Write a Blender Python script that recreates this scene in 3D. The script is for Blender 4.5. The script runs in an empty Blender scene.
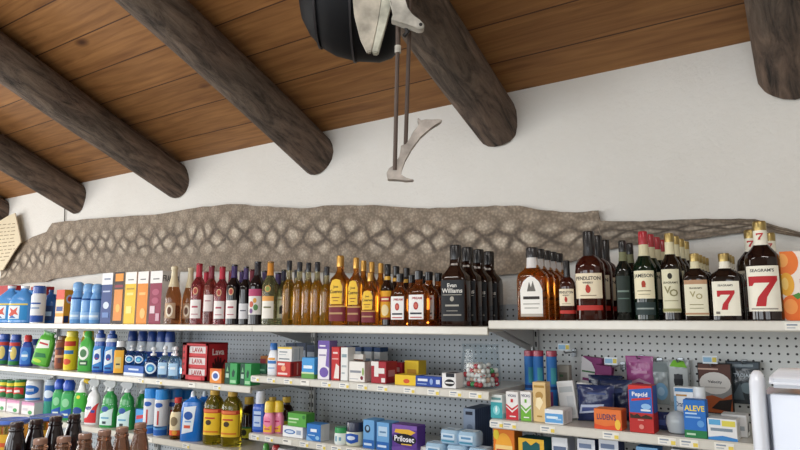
import bpy, bmesh, math, random
from mathutils import Vector, Matrix
random.seed(7)
C = bpy.context.scene.collection
SC = bpy.context.scene

# ---------------------------------------------------------------- camera model (image taken as 800x450)
FPX = 640.0
PIT = math.atan(94/640.0); YAW = math.radians(33.96); EYE = 1.60
CP, SP, CY, SY = math.cos(PIT), math.sin(PIT), math.cos(YAW), math.sin(YAW)

def PX(px, Y, z):
    """world X of image column px on the line at distance Y and height z"""
    k = px-400; dz = z-EYE
    return (k*(CY*Y*CP+dz*SP) - FPX*SY*Y)/(FPX*CY + k*SY*CP)

def PZ(py, X, Y):
    """world z of image row py above the point (X, Y)"""
    fh = -SY*X+CY*Y; u = 225-py
    return EYE + fh*(u*CP+FPX*SP)/(FPX*CP-u*SP)

def RAYY(px, py, Y):
    r = (px-400)/FPX; u = (225-py)/FPX
    fw = CP-u*SP; up = u*CP+SP
    d = Vector((-SY*fw+CY*r, CY*fw+SY*r, up))
    return Vector((0, 0, EYE)) + d*(Y/d.y)

# ---------------------------------------------------------------- materials
def lin(h):
    out = []
    for i in (0, 2, 4):
        c = int(h[i:i+2], 16)/255
        out.append(c/12.92 if c <= .04045 else ((c+.055)/1.055)**2.4)
    return (*out, 1)

MATS = {}
def mat(h, kind='paper'):
    """procedural material; kind: paper, gloss, glass, dark, clear, metal, cast"""
    key = (h, kind)
    if key in MATS: return MATS[key]
    m = bpy.data.materials.new(kind+'_'+h); m.use_nodes = True
    nt = m.node_tree; b = nt.nodes['Principled BSDF']
    col = lin(h)
    n = nt.nodes.new('ShaderNodeTexNoise'); n.inputs['Scale'].default_value = 24 if kind == 'worn' else 35; n.inputs['Detail'].default_value = 8 if kind == 'worn' else 3
    tc = nt.nodes.new('ShaderNodeTexCoord'); nt.links.new(tc.outputs['Object'], n.inputs['Vector'])
    mx = nt.nodes.new('ShaderNodeMix'); mx.data_type = 'RGBA'
    amt = .06 if kind in ('paper', 'gloss', 'glass', 'dark', 'clear') else .95 if kind == 'worn' else .25
    mx.inputs['A'].default_value = tuple(min(1, c*(1+amt)) for c in col[:3])+(1,)
    mx.inputs['B'].default_value = tuple(c*(1-amt) for c in col[:3])+(1,)
    nt.links.new(n.outputs['Fac'], mx.inputs['Factor'])
    nt.links.new(mx.outputs['Result'], b.inputs['Base Color'])
    def S(k, v): b.inputs[k].default_value = v
    if kind == 'paper': S('Roughness', .5); S('Specular IOR Level', .22)
    elif kind == 'gloss': S('Roughness', .22)
    elif kind == 'glass': S('Roughness', .04); S('Transmission Weight', .9); S('IOR', 1.4)
    elif kind == 'dark': S('Roughness', .04); S('Specular IOR Level', .5)
    elif kind == 'clear': S('Roughness', .03); S('Transmission Weight', .95); S('IOR', 1.2)
    elif kind == 'metal': S('Roughness', .3); S('Metallic', .9)
    elif kind == 'cast': S('Roughness', .6); S('Metallic', .2)
    elif kind == 'worn': S('Roughness', .75)
    elif kind == 'leather': S('Roughness', .45); S('Specular IOR Level', .18)
    if kind == 'clear':
        tr = nt.nodes.new('ShaderNodeBsdfTransparent'); tr.inputs['Color'].default_value = tuple(.6+.4*c for c in col[:3])+(1,)
        gl = nt.nodes.new('ShaderNodeBsdfGlossy'); gl.inputs['Roughness'].default_value = .08
        fr = nt.nodes.new('ShaderNodeLayerWeight'); fr.inputs['Blend'].default_value = .12
        ms = nt.nodes.new('ShaderNodeMixShader')
        ml = nt.nodes.new('ShaderNodeMath'); ml.operation = 'MULTIPLY'; ml.inputs[1].default_value = .12
        nt.links.new(fr.outputs['Facing'], ml.inputs[0]); nt.links.new(ml.outputs[0], ms.inputs[0]); nt.links.new(tr.outputs[0], ms.inputs[1]); nt.links.new(gl.outputs[0], ms.inputs[2])
        nt.links.new(ms.outputs[0], nt.nodes['Material Output'].inputs['Surface'])
    MATS[key] = m
    return m

# ---------------------------------------------------------------- mesh building
class MB:
    def __init__(s): s.bm = bmesh.new(); s.ms = []
    def mi(s, m):
        if m not in s.ms: s.ms.append(m)
        return s.ms.index(m)
    def box(s, c, d, m, bev=0.0, seg=1, rot=None):
        r = bmesh.ops.create_cube(s.bm, size=1)
        vs = r['verts']
        for v in vs: v.co = Vector((v.co.x*d[0], v.co.y*d[1], v.co.z*d[2]))
        fs = list({f for v in vs for f in v.link_faces})
        i = s.mi(m)
        for f in fs: f.material_index = i
        if bev > 0:
            es = list({e for v in vs for e in v.link_edges})
            q = bmesh.ops.bevel(s.bm, geom=es, offset=bev, segments=seg, affect='EDGES', profile=.5)
            vs = list({v for f in q['faces'] for v in f.verts} | {v for v in vs if v.is_valid})
            vs = list(set(vs))
            for f in {f for v in vs for f in v.link_faces}: f.material_index = i
        c = Vector(c)
        for v in vs:
            if rot: v.co = rot @ v.co
            v.co += c
    def loft(s, prof, m, seg=24, ctr=(0, 0), split=None, m2=None, caps=True):
        """prof: (z, rx, ry, n[, ox]) rings, n = superellipse power"""
        i = s.mi(m); i2 = s.mi(m2) if m2 else i
        rings = []
        for p in prof:
            z, rx, ry, n = p[:4]; ox = p[4] if len(p) > 4 else 0
            ring = []
            for k in range(seg):
                t = 2*math.pi*(k+.5)/seg
                c, q = math.cos(t), math.sin(t)
                x = math.copysign(abs(c)**(2/n), c)*rx+ox; y = math.copysign(abs(q)**(2/n), q)*ry
                ring.append(s.bm.verts.new((ctr[0]+x, ctr[1]+y, z)))
            rings.append(ring)
        for a in range(len(rings)-1):
            j = i2 if split is not None and prof[a][0] >= split else i
            for k in range(seg):
                f = s.bm.faces.new((rings[a][k], rings[a][(k+1) % seg], rings[a+1][(k+1) % seg], rings[a+1][k]))
                f.material_index = j
        if caps:
            f = s.bm.faces.new(rings[0][::-1]); f.material_index = i
            f = s.bm.faces.new(rings[-1]); f.material_index = i2 if split is not None else i
    def tube(s, pts, r, m, seg=8):
        i = s.mi(m); rings = []
        pts = [Vector(p) for p in pts]
        for k, p in enumerate(pts):
            d = (pts[min(k+1, len(pts)-1)]-pts[max(k-1, 0)]).normalized()
            a = d.orthogonal().normalized() if k == 0 else (rings_a - d*rings_a.dot(d)).normalized()
            rings_a = a
            b = d.cross(a); rr = r[k] if isinstance(r, (list, tuple)) else r
            rings.append([s.bm.verts.new(p+(a*math.cos(2*math.pi*j/seg)+b*math.sin(2*math.pi*j/seg))*rr) for j in range(seg)])
        for a in range(len(rings)-1):
            for k in range(seg):
                s.bm.faces.new((rings[a][k], rings[a][(k+1) % seg], rings[a+1][(k+1) % seg], rings[a+1][k])).material_index = i
        s.bm.faces.new(rings[0][::-1]).material_index = i; s.bm.faces.new(rings[-1]).material_index = i
    def prism(s, poly, y0, y1, m):
        """polygon in x,z pushed from y0 to y1"""
        i = s.mi(m)
        a = [s.bm.verts.new((x, y0, z)) for x, z in poly]; b = [s.bm.verts.new((x, y1, z)) for x, z in poly]
        n = len(a)
        for f in (s.bm.faces.new(a), s.bm.faces.new(b[::-1])): f.material_index = i
        for k in range(n): s.bm.faces.new((a[(k+1) % n], a[k], b[k], b[(k+1) % n])).material_index = i
    def build(s, name, parent=None, smooth=35):
        bmesh.ops.recalc_face_normals(s.bm, faces=s.bm.faces)
        me = bpy.data.meshes.new(name); s.bm.to_mesh(me); s.bm.free()
        for m in s.ms: me.materials.append(m)
        if smooth:
            for p in me.polygons: p.use_smooth = True
            me.set_sharp_from_angle(angle=math.radians(smooth))
        o = bpy.data.objects.new(name, me); C.objects.link(o)
        if parent: o.parent = parent
        return o

def tag(o, label=None, cat=None, group=None, kind=None):
    if label: o['label'] = label
    if cat: o['category'] = cat
    if group: o['group'] = group
    if kind: o['kind'] = kind
    return o

def empty(name, loc, rz=0):
    o = bpy.data.objects.new(name, None); C.objects.link(o)
    o.location = loc; o.rotation_euler = (0, 0, rz); o.empty_display_size = .05
    return o

def copy_tree(o, parent=None):
    c = o.copy(); C.objects.link(c)
    if parent: c.parent = parent
    for ch in list(o.children): copy_tree(ch, c)
    return c

# ---------------------------------------------------------------- printed artwork
TXT = {}
def text2d(t):
    if t in TXT: return TXT[t]
    if t == '7':
        TXT[t] = ([(x*.82-.41, y-.5) for x, y in ((0, 1), (1, 1), (1, .86), (.62, .3), (.56, 0), (.2, 0), (.3, .3), (.74, .78), (.2, .78), (.13, .68), (0, .68))], [(0, 1, 2, 7, 8), (0, 8, 9, 10), (2, 3, 6, 7), (3, 4, 5, 6)], .82)
        return TXT[t]
    cu = bpy.data.curves.new('lettering', 'FONT'); cu.body = t; cu.resolution_u = 2; cu.offset = .022; cu.fill_mode = 'FRONT'
    ob = bpy.data.objects.new('lettering', cu)
    me = ob.to_mesh()
    vs = [(v.co.x, v.co.y) for v in me.vertices]; fs = [tuple(p.vertices) for p in me.polygons]
    ob.to_mesh_clear(); bpy.data.objects.remove(ob); bpy.data.curves.remove(cu)
    x0 = min(v[0] for v in vs); x1 = max(v[0] for v in vs); y0 = min(v[1] for v in vs); y1 = max(v[1] for v in vs)
    h = y1-y0
    vs = [((x-(x0+x1)/2)/h, (y-(y0+y1)/2)/h) for x, y in vs]
    TXT[t] = (vs, fs, (x1-x0)/h)
    return TXT[t]

def art(mb, mapper, elems, W, H, step=None, base=.0004, inc=.0003):
    """elems: ('r',u0,v0,u1,v1,col) ('e',u,v,ru,rv,col) ('p',[(u,v)],col) ('t',text,u,v,h,col[,maxw[,rot]]) in fractions of W x H"""
    for k, e in enumerate(elems):
        off = base+inc*k; b = bmesh.new(); col = e[5] if e[0] != 'p' else e[2]
        fin = 'paper'
        if ':' in col: col, fin = col.split(':')
        M = lambda u, v: ((min(1, max(0, u))-.5)*W, min(1, max(0, v))*H, 0)
        if e[0] == 'r':
            u0, v0, u1, v1 = e[1:5]
            nu = max(1, math.ceil((u1-u0)*W/step)) if step else 1
            nv = max(1, math.ceil((v1-v0)*H/step)) if step else 1
            g = [[b.verts.new(M(u0+(u1-u0)*i/nu, v0+(v1-v0)*j/nv)) for j in range(nv+1)] for i in range(nu+1)]
            for i in range(nu):
                for j in range(nv): b.faces.new((g[i][j], g[i+1][j], g[i+1][j+1], g[i][j+1]))
        else:
            if e[0] == 'e':
                uc, vc, ru, rv = e[1:5]
                b.faces.new([b.verts.new(M(uc+ru*math.cos(2*math.pi*i/20), vc+rv*math.sin(2*math.pi*i/20))) for i in range(20)])
            elif e[0] == 'p':
                b.faces.new([b.verts.new(M(u, v)) for u, v in e[1]])
            else:
                vs, fs, asp = text2d(e[1]); h = e[4]*H
                mw = (e[6] if len(e) > 6 and e[6] else .92)
                rot = e[7] if len(e) > 7 else 0
                lim = mw*(H if rot else W)
                sx = h if asp*h <= lim else lim/asp
                cx, cy = (e[2]-.5)*W, e[3]*H
                bv = []
                for x, y in vs:
                    x, y = x*sx, y*h
                    if rot == 90: x, y = -y, x
                    elif rot == -90: x, y = y, -x
                    bv.append(b.verts.new((cx+x, cy+y, 0)))
                for f in fs:
                    try: b.faces.new([bv[i] for i in f])
                    except ValueError: pass
            if step:
                bmesh.ops.triangulate(b, faces=b.faces)
                for _ in range(6):
                    es = [x for x in b.edges if x.calc_length() > step*1.5]
                    if not es: break
                    bmesh.ops.subdivide_edges(b, edges=es, cuts=1)
                    bmesh.ops.triangulate(b, faces=b.faces)
        i = mb.mi(mat(col, fin)); nv = {}
        b.verts.index_update()
        for v in b.verts: nv[v.index] = mb.bm.verts.new(mapper(v.co.x, v.co.y, off))
        for f in b.faces:
            try: mb.bm.faces.new([nv[v.index] for v in f.verts]).material_index = i
            except ValueError: pass
        b.free()

# ---------------------------------------------------------------- generic goods
def carton_mesh(W, D, Hh, col, faces=None, bev=.0012, fin='paper'):
    mb = MB(); mb.box((0, 0, Hh/2), (W, D, Hh), mat(col, fin), bev)
    faces = faces or {}
    if 'F' in faces: art(mb, lambda u, v, o: (u, -D/2-o, v), faces['F'], W, Hh)
    if 'R' in faces: art(mb, lambda u, v, o: (W/2+o, u, v), faces['R'], D, Hh)
    if 'T' in faces: art(mb, lambda u, v, o: (u, v-D/2, Hh+o), faces['T'], W, D)
    return mb

def carton(name, label, cat, px0, px1, top, Y, z, D, col, faces=None, rz=0, group=None, Hh=None, W=None, fin='paper', Wmin=0):
    """box whose front face spans image columns px0..px1 at distance Y, standing on height z"""
    X0, X1 = PX(px0, Y, z), PX(px1, Y, z)
    w = W or max(X1-X0, Wmin); xc = X0+w/2
    h = Hh or (PZ(top, X0, Y)-z)
    o = carton_mesh(w, D, h, col, faces, fin=fin).build(name)
    o.location = (xc, Y+D/2, z+.0006); o.rotation_euler = (0, 0, math.radians(rz))
    return tag(o, label, cat, group)

def surf(prof, z, u):
    """point on the front of a lofted body: height z, arc position u"""
    for a, b in zip(prof, prof[1:]):
        if a[0] <= z <= b[0] and b[0] > a[0]:
            t = (z-a[0])/(b[0]-a[0]); p = [a[i]+(b[i]-a[i])*t for i in range(4)]; break
    else: p = prof[-1] if z > prof[-1][0] else prof[0]
    _, rx, ry, n = p[:4]
    if n < 2.3:
        a = u/rx; return Vector((rx*math.sin(a), -ry*math.cos(a), z)), Vector((math.sin(a), -math.cos(a), 0))
    x = max(-.999*rx, min(.999*rx, u)); q = abs(x/rx)
    y = -ry*(1-q**n)**(1/n)
    nx = q**(n-1)/rx*math.copysign(1, x); ny = -((abs(y)/ry)**(n-1))/ry
    return Vector((x, y, z)), Vector((nx, ny, 0)).normalized()

def wrap(prof, z0, z1, uc, W, elems, base=.0011):
    """artwork wrapped on a lofted body; elems' first is the label itself"""
    mb = MB(); r = max(p[1] for p in prof)
    def mp(u, v, o):
        p, n = surf(prof, z0+v, uc+u); return p+n*o
    art(mb, mp, elems, W, z1-z0, step=r*.17, base=base)
    return mb

KINDS = {}
def bottle_proto(kind, R, Hh):
    """a thing made of body, cap(s) and labels for one KINDS entry, body half-width R and full height Hh"""
    k = KINDS[kind]
    root = empty(k['name'], (0, 0, 0))
    rat = k.get('rat', 1.0); n = k.get('n', 2.0)
    prof = [(p[0]*Hh, p[1]*R, p[1]*R*(p[3] if len(p) > 3 else rat), p[2] if len(p) > 2 and p[2] else n) for p in k['body']]
    mb = MB(); mb.loft(prof, k['mat'](), seg=k.get('seg', 24), split=(k['fill']*Hh if 'fill' in k else None), m2=(k['mat2']() if 'mat2' in k else None))
    mb.build('body', root)
    for nm, cp, mt in k.get('caps', []):
        c = MB(); c.loft([(p[0]*Hh, p[1]*R, p[1]*R*(p[3] if len(p) > 3 else 1), p[2] if len(p) > 2 and p[2] else 2.0) for p in cp], mt(), seg=16)
        c.build(nm, root)
    for fn in k.get('extra', []): fn(root, R, Hh)
    for nm, z0, z1, uc, w, el in k.get('labels', []):
        wrap(prof, z0*Hh, z1*Hh, uc*R, w*R, el, **({'base': .0035} if nm == 'neck_print' else {})).build(nm, root)
    return root

PROTO = {}
def bottle(kind, label, px, top, Y, z, R, group=None, cat=None, rz=0, Hh=None, tilt=0):
    X = PX(px, Y, z)
    h = Hh or (PZ(top, X, Y)-z)
    key = (kind, round(R, 4), round(h, 2))
    if key in PROTO: o = copy_tree(PROTO[key]); [o.pop(q) for q in ('group',) if q in o]
    else: o = PROTO[key] = bottle_proto(kind, R, h)
    o.location = (X, Y, z+.0006); o.rotation_euler = (0, math.radians(tilt), math.radians(rz))
    return tag(o, label, cat or KINDS[kind]['cat'], group)

ORD = ['', 'second', 'third', 'fourth', 'fifth', 'sixth', 'seventh', 'eighth']
def row(first, n, dy, labels, dx=0, group=None):
    """copies of one thing standing one behind the other, away from the shelf edge"""
    out = [first]
    if group: first['group'] = group
    for i in range(1, n):
        c = copy_tree(first); c.location = first.location+Vector((dx*i, dy*i, 0))
        c['label'] = labels[i-1]; out.append(c)
    return out
# ================================================================ the room
WALLY = 2.56; SL = .413; WTOP = 2.607
def node_mat(name):
    m = bpy.data.materials.new(name); m.use_nodes = True
    nt = m.node_tree
    def N(t, **kw):
        n = nt.nodes.new('ShaderNode'+t)
        for k, v in kw.items():
            if k in n.inputs: n.inputs[k].default_value = v
            else: setattr(n, k, v)
        return n
    return m, nt, nt.nodes['Principled BSDF'], N, nt.links.new

def math_node(N, L, op, a, b=None, clamp=False):
    n = N('Math', operation=op); n.use_clamp = clamp
    for i, v in enumerate((a, b)):
        if v is None: continue
        if isinstance(v, (int, float)): n.inputs[i].default_value = v
        else: L(v, n.inputs[i])
    return n.outputs[0]

def plaster():
    m, nt, b, N, L = node_mat('plaster')
    tc = N('TexCoord'); n1 = N('TexNoise', Scale=3.0, Detail=6.0); n2 = N('TexNoise', Scale=40.0, Detail=7.0, Roughness=.7)
    L(tc.outputs['Object'], n1.inputs['Vector']); L(tc.outputs['Object'], n2.inputs['Vector'])
    mx = N('Mix', data_type='RGBA'); mx.inputs['A'].default_value = lin('dad7d0'); mx.inputs['B'].default_value = lin('e7e5e0')
    L(n1.outputs['Fac'], mx.inputs['Factor']); L(mx.outputs['Result'], b.inputs['Base Color'])
    bp = N('Bump', Strength=.45, Distance=.012); L(n2.outputs['Fac'], bp.inputs['Height']); L(bp.outputs['Normal'], b.inputs['Normal'])
    b.inputs['Roughness'].default_value = .85
    return m

def planks():
    m, nt, b, N, L = node_mat('pine_planks')
    tc = N('TexCoord'); sp = N('SeparateXYZ'); L(tc.outputs['Object'], sp.inputs[0])
    v = math_node(N, L, 'DIVIDE', math_node(N, L, 'SUBTRACT', sp.outputs['Y'], .017), .207)
    fl = math_node(N, L, 'FLOOR', v); fr = math_node(N, L, 'FRACT', v)
    groove = math_node(N, L, 'LESS_THAN', math_node(N, L, 'ABSOLUTE', math_node(N, L, 'SUBTRACT', fr, .5)), .485)
    wn = N('TexWhiteNoise', noise_dimensions='1D'); L(fl, wn.inputs['W'])
    # grain runs along x, shifted per plank
    cx = N('CombineXYZ'); L(math_node(N, L, 'ADD', math_node(N, L, 'MULTIPLY', sp.outputs['X'], .9), math_node(N, L, 'MULTIPLY', fl, 7.3)), cx.inputs[0])
    L(math_node(N, L, 'MULTIPLY', sp.outputs['Y'], 14), cx.inputs[1])
    g = N('TexNoise', Scale=2.2, Detail=7.0, Distortion=1.2); L(cx.outputs[0], g.inputs['Vector'])
    vo = N('TexVoronoi', Scale=1.0); cv = N('CombineXYZ')
    L(math_node(N, L, 'MULTIPLY', sp.outputs['X'], 1.7), cv.inputs[0]); L(math_node(N, L, 'MULTIPLY', sp.outputs['Y'], 3.6), cv.inputs[1]); L(cv.outputs[0], vo.inputs['Vector'])
    knot = N('MapRange'); knot.inputs['From Min'].default_value = .05; knot.inputs['From Max'].default_value = .12; L(vo.outputs['Distance'], knot.inputs['Value'])
    ra = N('ValToRGB'); e = ra.color_ramp.elements
    e[0].position = .25; e[0].color = lin('7c5029'); e[1].position = .8; e[1].color = lin('b07d48')
    L(g.outputs['Fac'], ra.inputs['Fac'])
    hs = N('HueSaturation'); L(ra.outputs['Color'], hs.inputs['Color'])
    L(math_node(N, L, 'ADD', math_node(N, L, 'MULTIPLY', wn.outputs['Value'], .35), .82), hs.inputs['Value'])
    mk = N('Mix', data_type='RGBA'); mk.inputs['A'].default_value = lin('4a2610'); L(knot.outputs['Result'], mk.inputs['Factor']); L(hs.outputs['Color'], mk.inputs['B'])
    mg = N('Mix', data_type='RGBA'); mg.inputs['A'].default_value = lin('4a2a16'); L(groove, mg.inputs['Factor']); L(mk.outputs['Result'], mg.inputs['B'])
    L(mg.outputs['Result'], b.inputs['Base Color']); b.inputs['Roughness'].default_value = .62
    bp = N('Bump', Strength=.25, Distance=.01)
    L(math_node(N, L, 'ADD', math_node(N, L, 'MULTIPLY', groove, .6), math_node(N, L, 'MULTIPLY', g.outputs['Fac'], .35)), bp.inputs['Height'])
    L(bp.outputs['Normal'], b.inputs['Normal'])
    return m

def log_wood():
    m, nt, b, N, L = node_mat('weathered_log')
    tc = N('TexCoord'); mp = N('Mapping'); mp.inputs['Scale'].default_value = (6, 1.3, 6); L(tc.outputs['Object'], mp.inputs['Vector'])
    g = N('TexNoise', Scale=4.0, Detail=9.0, Roughness=.68, Distortion=.6); L(mp.outputs[0], g.inputs['Vector'])
    p = N('TexNoise', Scale=2.3, Detail=3.0); L(tc.outputs['Object'], p.inputs['Vector'])
    vo = N('TexVoronoi', Scale=3.0); L(tc.outputs['Object'], vo.inputs['Vector'])
    ra = N('ValToRGB'); e = ra.color_ramp.elements
    e[0].position = .3; e[0].color = lin('241b16'); e[1].position = .70; e[1].color = lin('a08d7c')
    L(g.outputs['Fac'], ra.inputs['Fac'])
    rb = N('ValToRGB'); q = rb.color_ramp.elements
    q[0].position = .4; q[0].color = lin('6a625c'); q[1].position = .62; q[1].color = lin('8a6650')
    L(p.outputs['Fac'], rb.inputs['Fac'])
    mx = N('Mix', data_type='RGBA', blend_type='MULTIPLY'); mx.inputs['Factor'].default_value = .55
    L(ra.outputs['Color'], mx.inputs['A']); L(rb.outputs['Color'], mx.inputs['B'])
    hs = N('HueSaturation'); hs.inputs['Value'].default_value = 1.35; L(mx.outputs['Result'], hs.inputs['Color'])
    L(hs.outputs['Color'], b.inputs['Base Color']); b.inputs['Roughness'].default_value = .8
    bp = N('Bump', Strength=1.0, Distance=.035); L(g.outputs['Fac'], bp.inputs['Height']); L(bp.outputs['Normal'], b.inputs['Normal'])
    return m

def pegboard(base):
    m, nt, b, N, L = node_mat('pegboard_'+base)
    tc = N('TexCoord'); sp = N('SeparateXYZ'); L(tc.outputs['Object'], sp.inputs[0])
    def cell(o):
        f = math_node(N, L, 'SUBTRACT', math_node(N, L, 'FRACT', math_node(N, L, 'DIVIDE', o, .0254)), .5)
        return math_node(N, L, 'MULTIPLY', f, f)
    d = math_node(N, L, 'SQRT', math_node(N, L, 'ADD', cell(sp.outputs['X']), cell(sp.outputs['Z'])))
    hole = math_node(N, L, 'LESS_THAN', d, .155)
    mx = N('Mix', data_type='RGBA'); mx.inputs['A'].default_value = lin(base); mx.inputs['B'].default_value = lin('16171a')
    L(hole, mx.inputs['Factor']); L(mx.outputs['Result'], b.inputs['Base Color']); b.inputs['Roughness'].default_value = .5
    return m

def snake_mat():
    m, nt, b, N, L = node_mat('snake_hide')
    uv = N('UVMap'); tc = N('TexCoord')
    nz = N('TexNoise', Scale=7.0, Detail=4.0); L(tc.outputs['Object'], nz.inputs['Vector'])
    nzs = N('VectorMath', operation='SUBTRACT'); L(nz.outputs['Color'], nzs.inputs[0]); nzs.inputs[1].default_value = (.5, .5, .5)
    ad = N('VectorMath', operation='MULTIPLY_ADD'); L(nzs.outputs[0], ad.inputs[0]); ad.inputs[1].default_value = (.075, .2, 0); L(uv.outputs[0], ad.inputs[2])
    sp = N('SeparateXYZ'); L(ad.outputs[0], sp.inputs[0])
    vc = math_node(N, L, 'SUBTRACT', sp.outputs['Y'], .53)
    p = math_node(N, L, 'DIVIDE', sp.outputs['X'], .152); q = math_node(N, L, 'DIVIDE', vc, .36)
    cv = N('CombineXYZ'); L(math_node(N, L, 'ADD', p, q), cv.inputs[0]); L(math_node(N, L, 'SUBTRACT', p, q), cv.inputs[1])
    def ramp(v, a0, a1, t0=0, t1=1):
        r = N('MapRange', interpolation_type='SMOOTHSTEP')
        for k_, x in (('From Min', a0), ('From Max', a1), ('To Min', t0), ('To Max', t1)): r.inputs[k_].default_value = x
        L(v, r.inputs['Value']); return r.outputs['Result']
    ve = N('TexVoronoi', voronoi_dimensions='2D', feature='DISTANCE_TO_EDGE', Scale=1.0, Randomness=.38); L(cv.outputs[0], ve.inputs['Vector'])
    vf = N('TexVoronoi', voronoi_dimensions='2D', Scale=1.0, Randomness=.38); L(cv.outputs[0], vf.inputs['Vector'])
    near = ramp(math_node(N, L, 'ABSOLUTE', vc), .07, .32, 1, .25)          # net is boldest along the back
    net = math_node(N, L, 'MULTIPLY', ramp(ve.outputs['Distance'], .02, .2, 1, 0), near)
    blob = math_node(N, L, 'MULTIPLY', ramp(vf.outputs['Distance'], .18, .40, 1, 0), near)
    m0 = N('Mix', data_type='RGBA'); m0.inputs['A'].default_value = lin('a4937f'); m0.inputs['B'].default_value = lin('d3c4af'); L(blob, m0.inputs['Factor'])
    m1 = N('Mix', data_type='RGBA'); L(math_node(N, L, 'MULTIPLY', net, .7), m1.inputs['Factor']); L(m0.outputs['Result'], m1.inputs['A']); m1.inputs['B'].default_value = lin('50433a')
    vo = N('TexVoronoi', Scale=80.0); L(tc.outputs['Object'], vo.inputs['Vector'])
    n2 = N('TexNoise', Scale=11.0, Detail=8.0, Roughness=.75); L(tc.outputs['Object'], n2.inputs['Vector'])
    vv = math_node(N, L, 'MULTIPLY', ramp(vo.outputs['Distance'], 0, .8, 1.15, .7), math_node(N, L, 'ADD', math_node(N, L, 'MULTIPLY', n2.outputs['Fac'], 1.0), .28))
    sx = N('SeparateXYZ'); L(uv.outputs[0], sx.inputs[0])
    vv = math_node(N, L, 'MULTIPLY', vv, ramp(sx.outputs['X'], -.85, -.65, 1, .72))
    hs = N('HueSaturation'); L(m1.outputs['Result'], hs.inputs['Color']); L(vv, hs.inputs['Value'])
    L(hs.outputs['Color'], b.inputs['Base Color']); b.inputs['Roughness'].default_value = .7
    bp = N('Bump', Strength=.45, Distance=.004); L(vo.outputs['Distance'], bp.inputs['Height']); L(bp.outputs['Normal'], b.inputs['Normal'])
    return m

def struct(name, mb):
    o = mb.build(name, None, 0); o['kind'] = 'structure'; return o
PL = plaster()
XL, XR, YB = -7.2, 1.9, -3.2
mb = MB(); mb.box(((XL+XR)/2, WALLY+.1, 1.35), (XR-XL, .2, 2.7), PL); struct('wall_back', mb)
zb = WTOP+(WALLY-YB)*SL
def gable(x):
    mb = MB(); i = mb.mi(PL)
    pr = [(YB-.1, 0), (WALLY+.2, 0), (WALLY+.2, WTOP-.08), (YB-.1, zb)]
    a = [mb.bm.verts.new((x, y, z)) for y, z in pr]; b = [mb.bm.verts.new((x+.15, y, z)) for y, z in pr]
    mb.bm.faces.new(a); mb.bm.faces.new(b[::-1])
    for k in range(4): mb.bm.faces.new((a[k], a[(k+1) % 4], b[(k+1) % 4], b[k]))
    return mb
struct('wall_right', gable(XR))
mb = MB(); xw = XL-.075; LW = (-2.4, 1.4)
mb.box((xw, (YB-.1+WALLY+.2)/2, .45), (.15, WALLY+.3-YB, .9), PL)
mb.box((xw, (YB-.1+LW[0])/2, 1.6), (.15, LW[0]-YB+.1, 1.4), PL); mb.box((xw, (LW[1]+WALLY+.2)/2, 1.6), (.15, WALLY+.2-LW[1], 1.4), PL)
i = mb.mi(PL); pr = [(YB-.1, 2.3), (WALLY+.2, 2.3), (WALLY+.2, WTOP-.08), (YB-.1, zb)]
a = [mb.bm.verts.new((XL, y, z)) for y, z in pr]; b = [mb.bm.verts.new((XL-.15, y, z)) for y, z in pr]
mb.bm.faces.new(a); mb.bm.faces.new(b[::-1])
for k in range(4): mb.bm.faces.new((a[k], a[(k+1) % 4], b[(k+1) % 4], b[k]))
struct('wall_left', mb)
mb = MB(); fm = mat('6b5a48', 'paper')
for y in (LW[0]+.03, (LW[0]+LW[1])/2, LW[1]-.03): mb.box((xw, y, 1.6), (.08, .06, 1.4), fm)
for z in (.93, 2.27): mb.box((xw, (LW[0]+LW[1])/2, z), (.08, LW[1]-LW[0], .06), fm)
struct('window_4', mb)
# front wall of the shop, open where its windows are
mb = MB()
wins = [(-6.4, -4.2), (-3.4, -1.2), (-.5, 1.3)]
mb.box(((XL+XR)/2, YB-.1, .4), (XR-XL, .2, .8), PL)
mb.box(((XL+XR)/2, YB-.1, (2.9+zb)/2), (XR-XL, .2, zb-2.9), PL)
edges = [XL]+[x for w in wins for x in w]+[XR]
for a, b in zip(edges[::2], edges[1::2]): mb.box(((a+b)/2, YB-.1, 1.85), (b-a, .2, 2.1), PL)
struct('wall_front', mb)
for i, (a, b) in enumerate(wins):
    mb = MB(); fm = mat('6b5a48', 'paper')
    for x in (a+.03, (a+b)/2, b-.03): mb.box((x, YB-.1, 1.85), (.06, .08, 2.1), fm)
    for z in (.83, 2.87): mb.box(((a+b)/2, YB-.1, z), (b-a, .08, .06), fm)
    struct('window_%d' % (i+1), mb)
mb = MB(); mb.box(((XL+XR)/2, (WALLY+YB)/2, -.05), (XR-XL+.3, WALLY-YB+.4, .1), mat('a8a297', 'paper')); struct('floor', mb)
mb = MB(); ln = (WALLY+.2-YB+.3)*math.hypot(1, SL)
mb.box(((XL+XR)/2, -ln/2+.2, .02), (XR-XL+.3, ln, .04), planks())
ce = struct('ceiling', mb); ce.location = (0, WALLY, WTOP); ce.rotation_euler = (-math.atan(SL), 0, 0)

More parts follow.
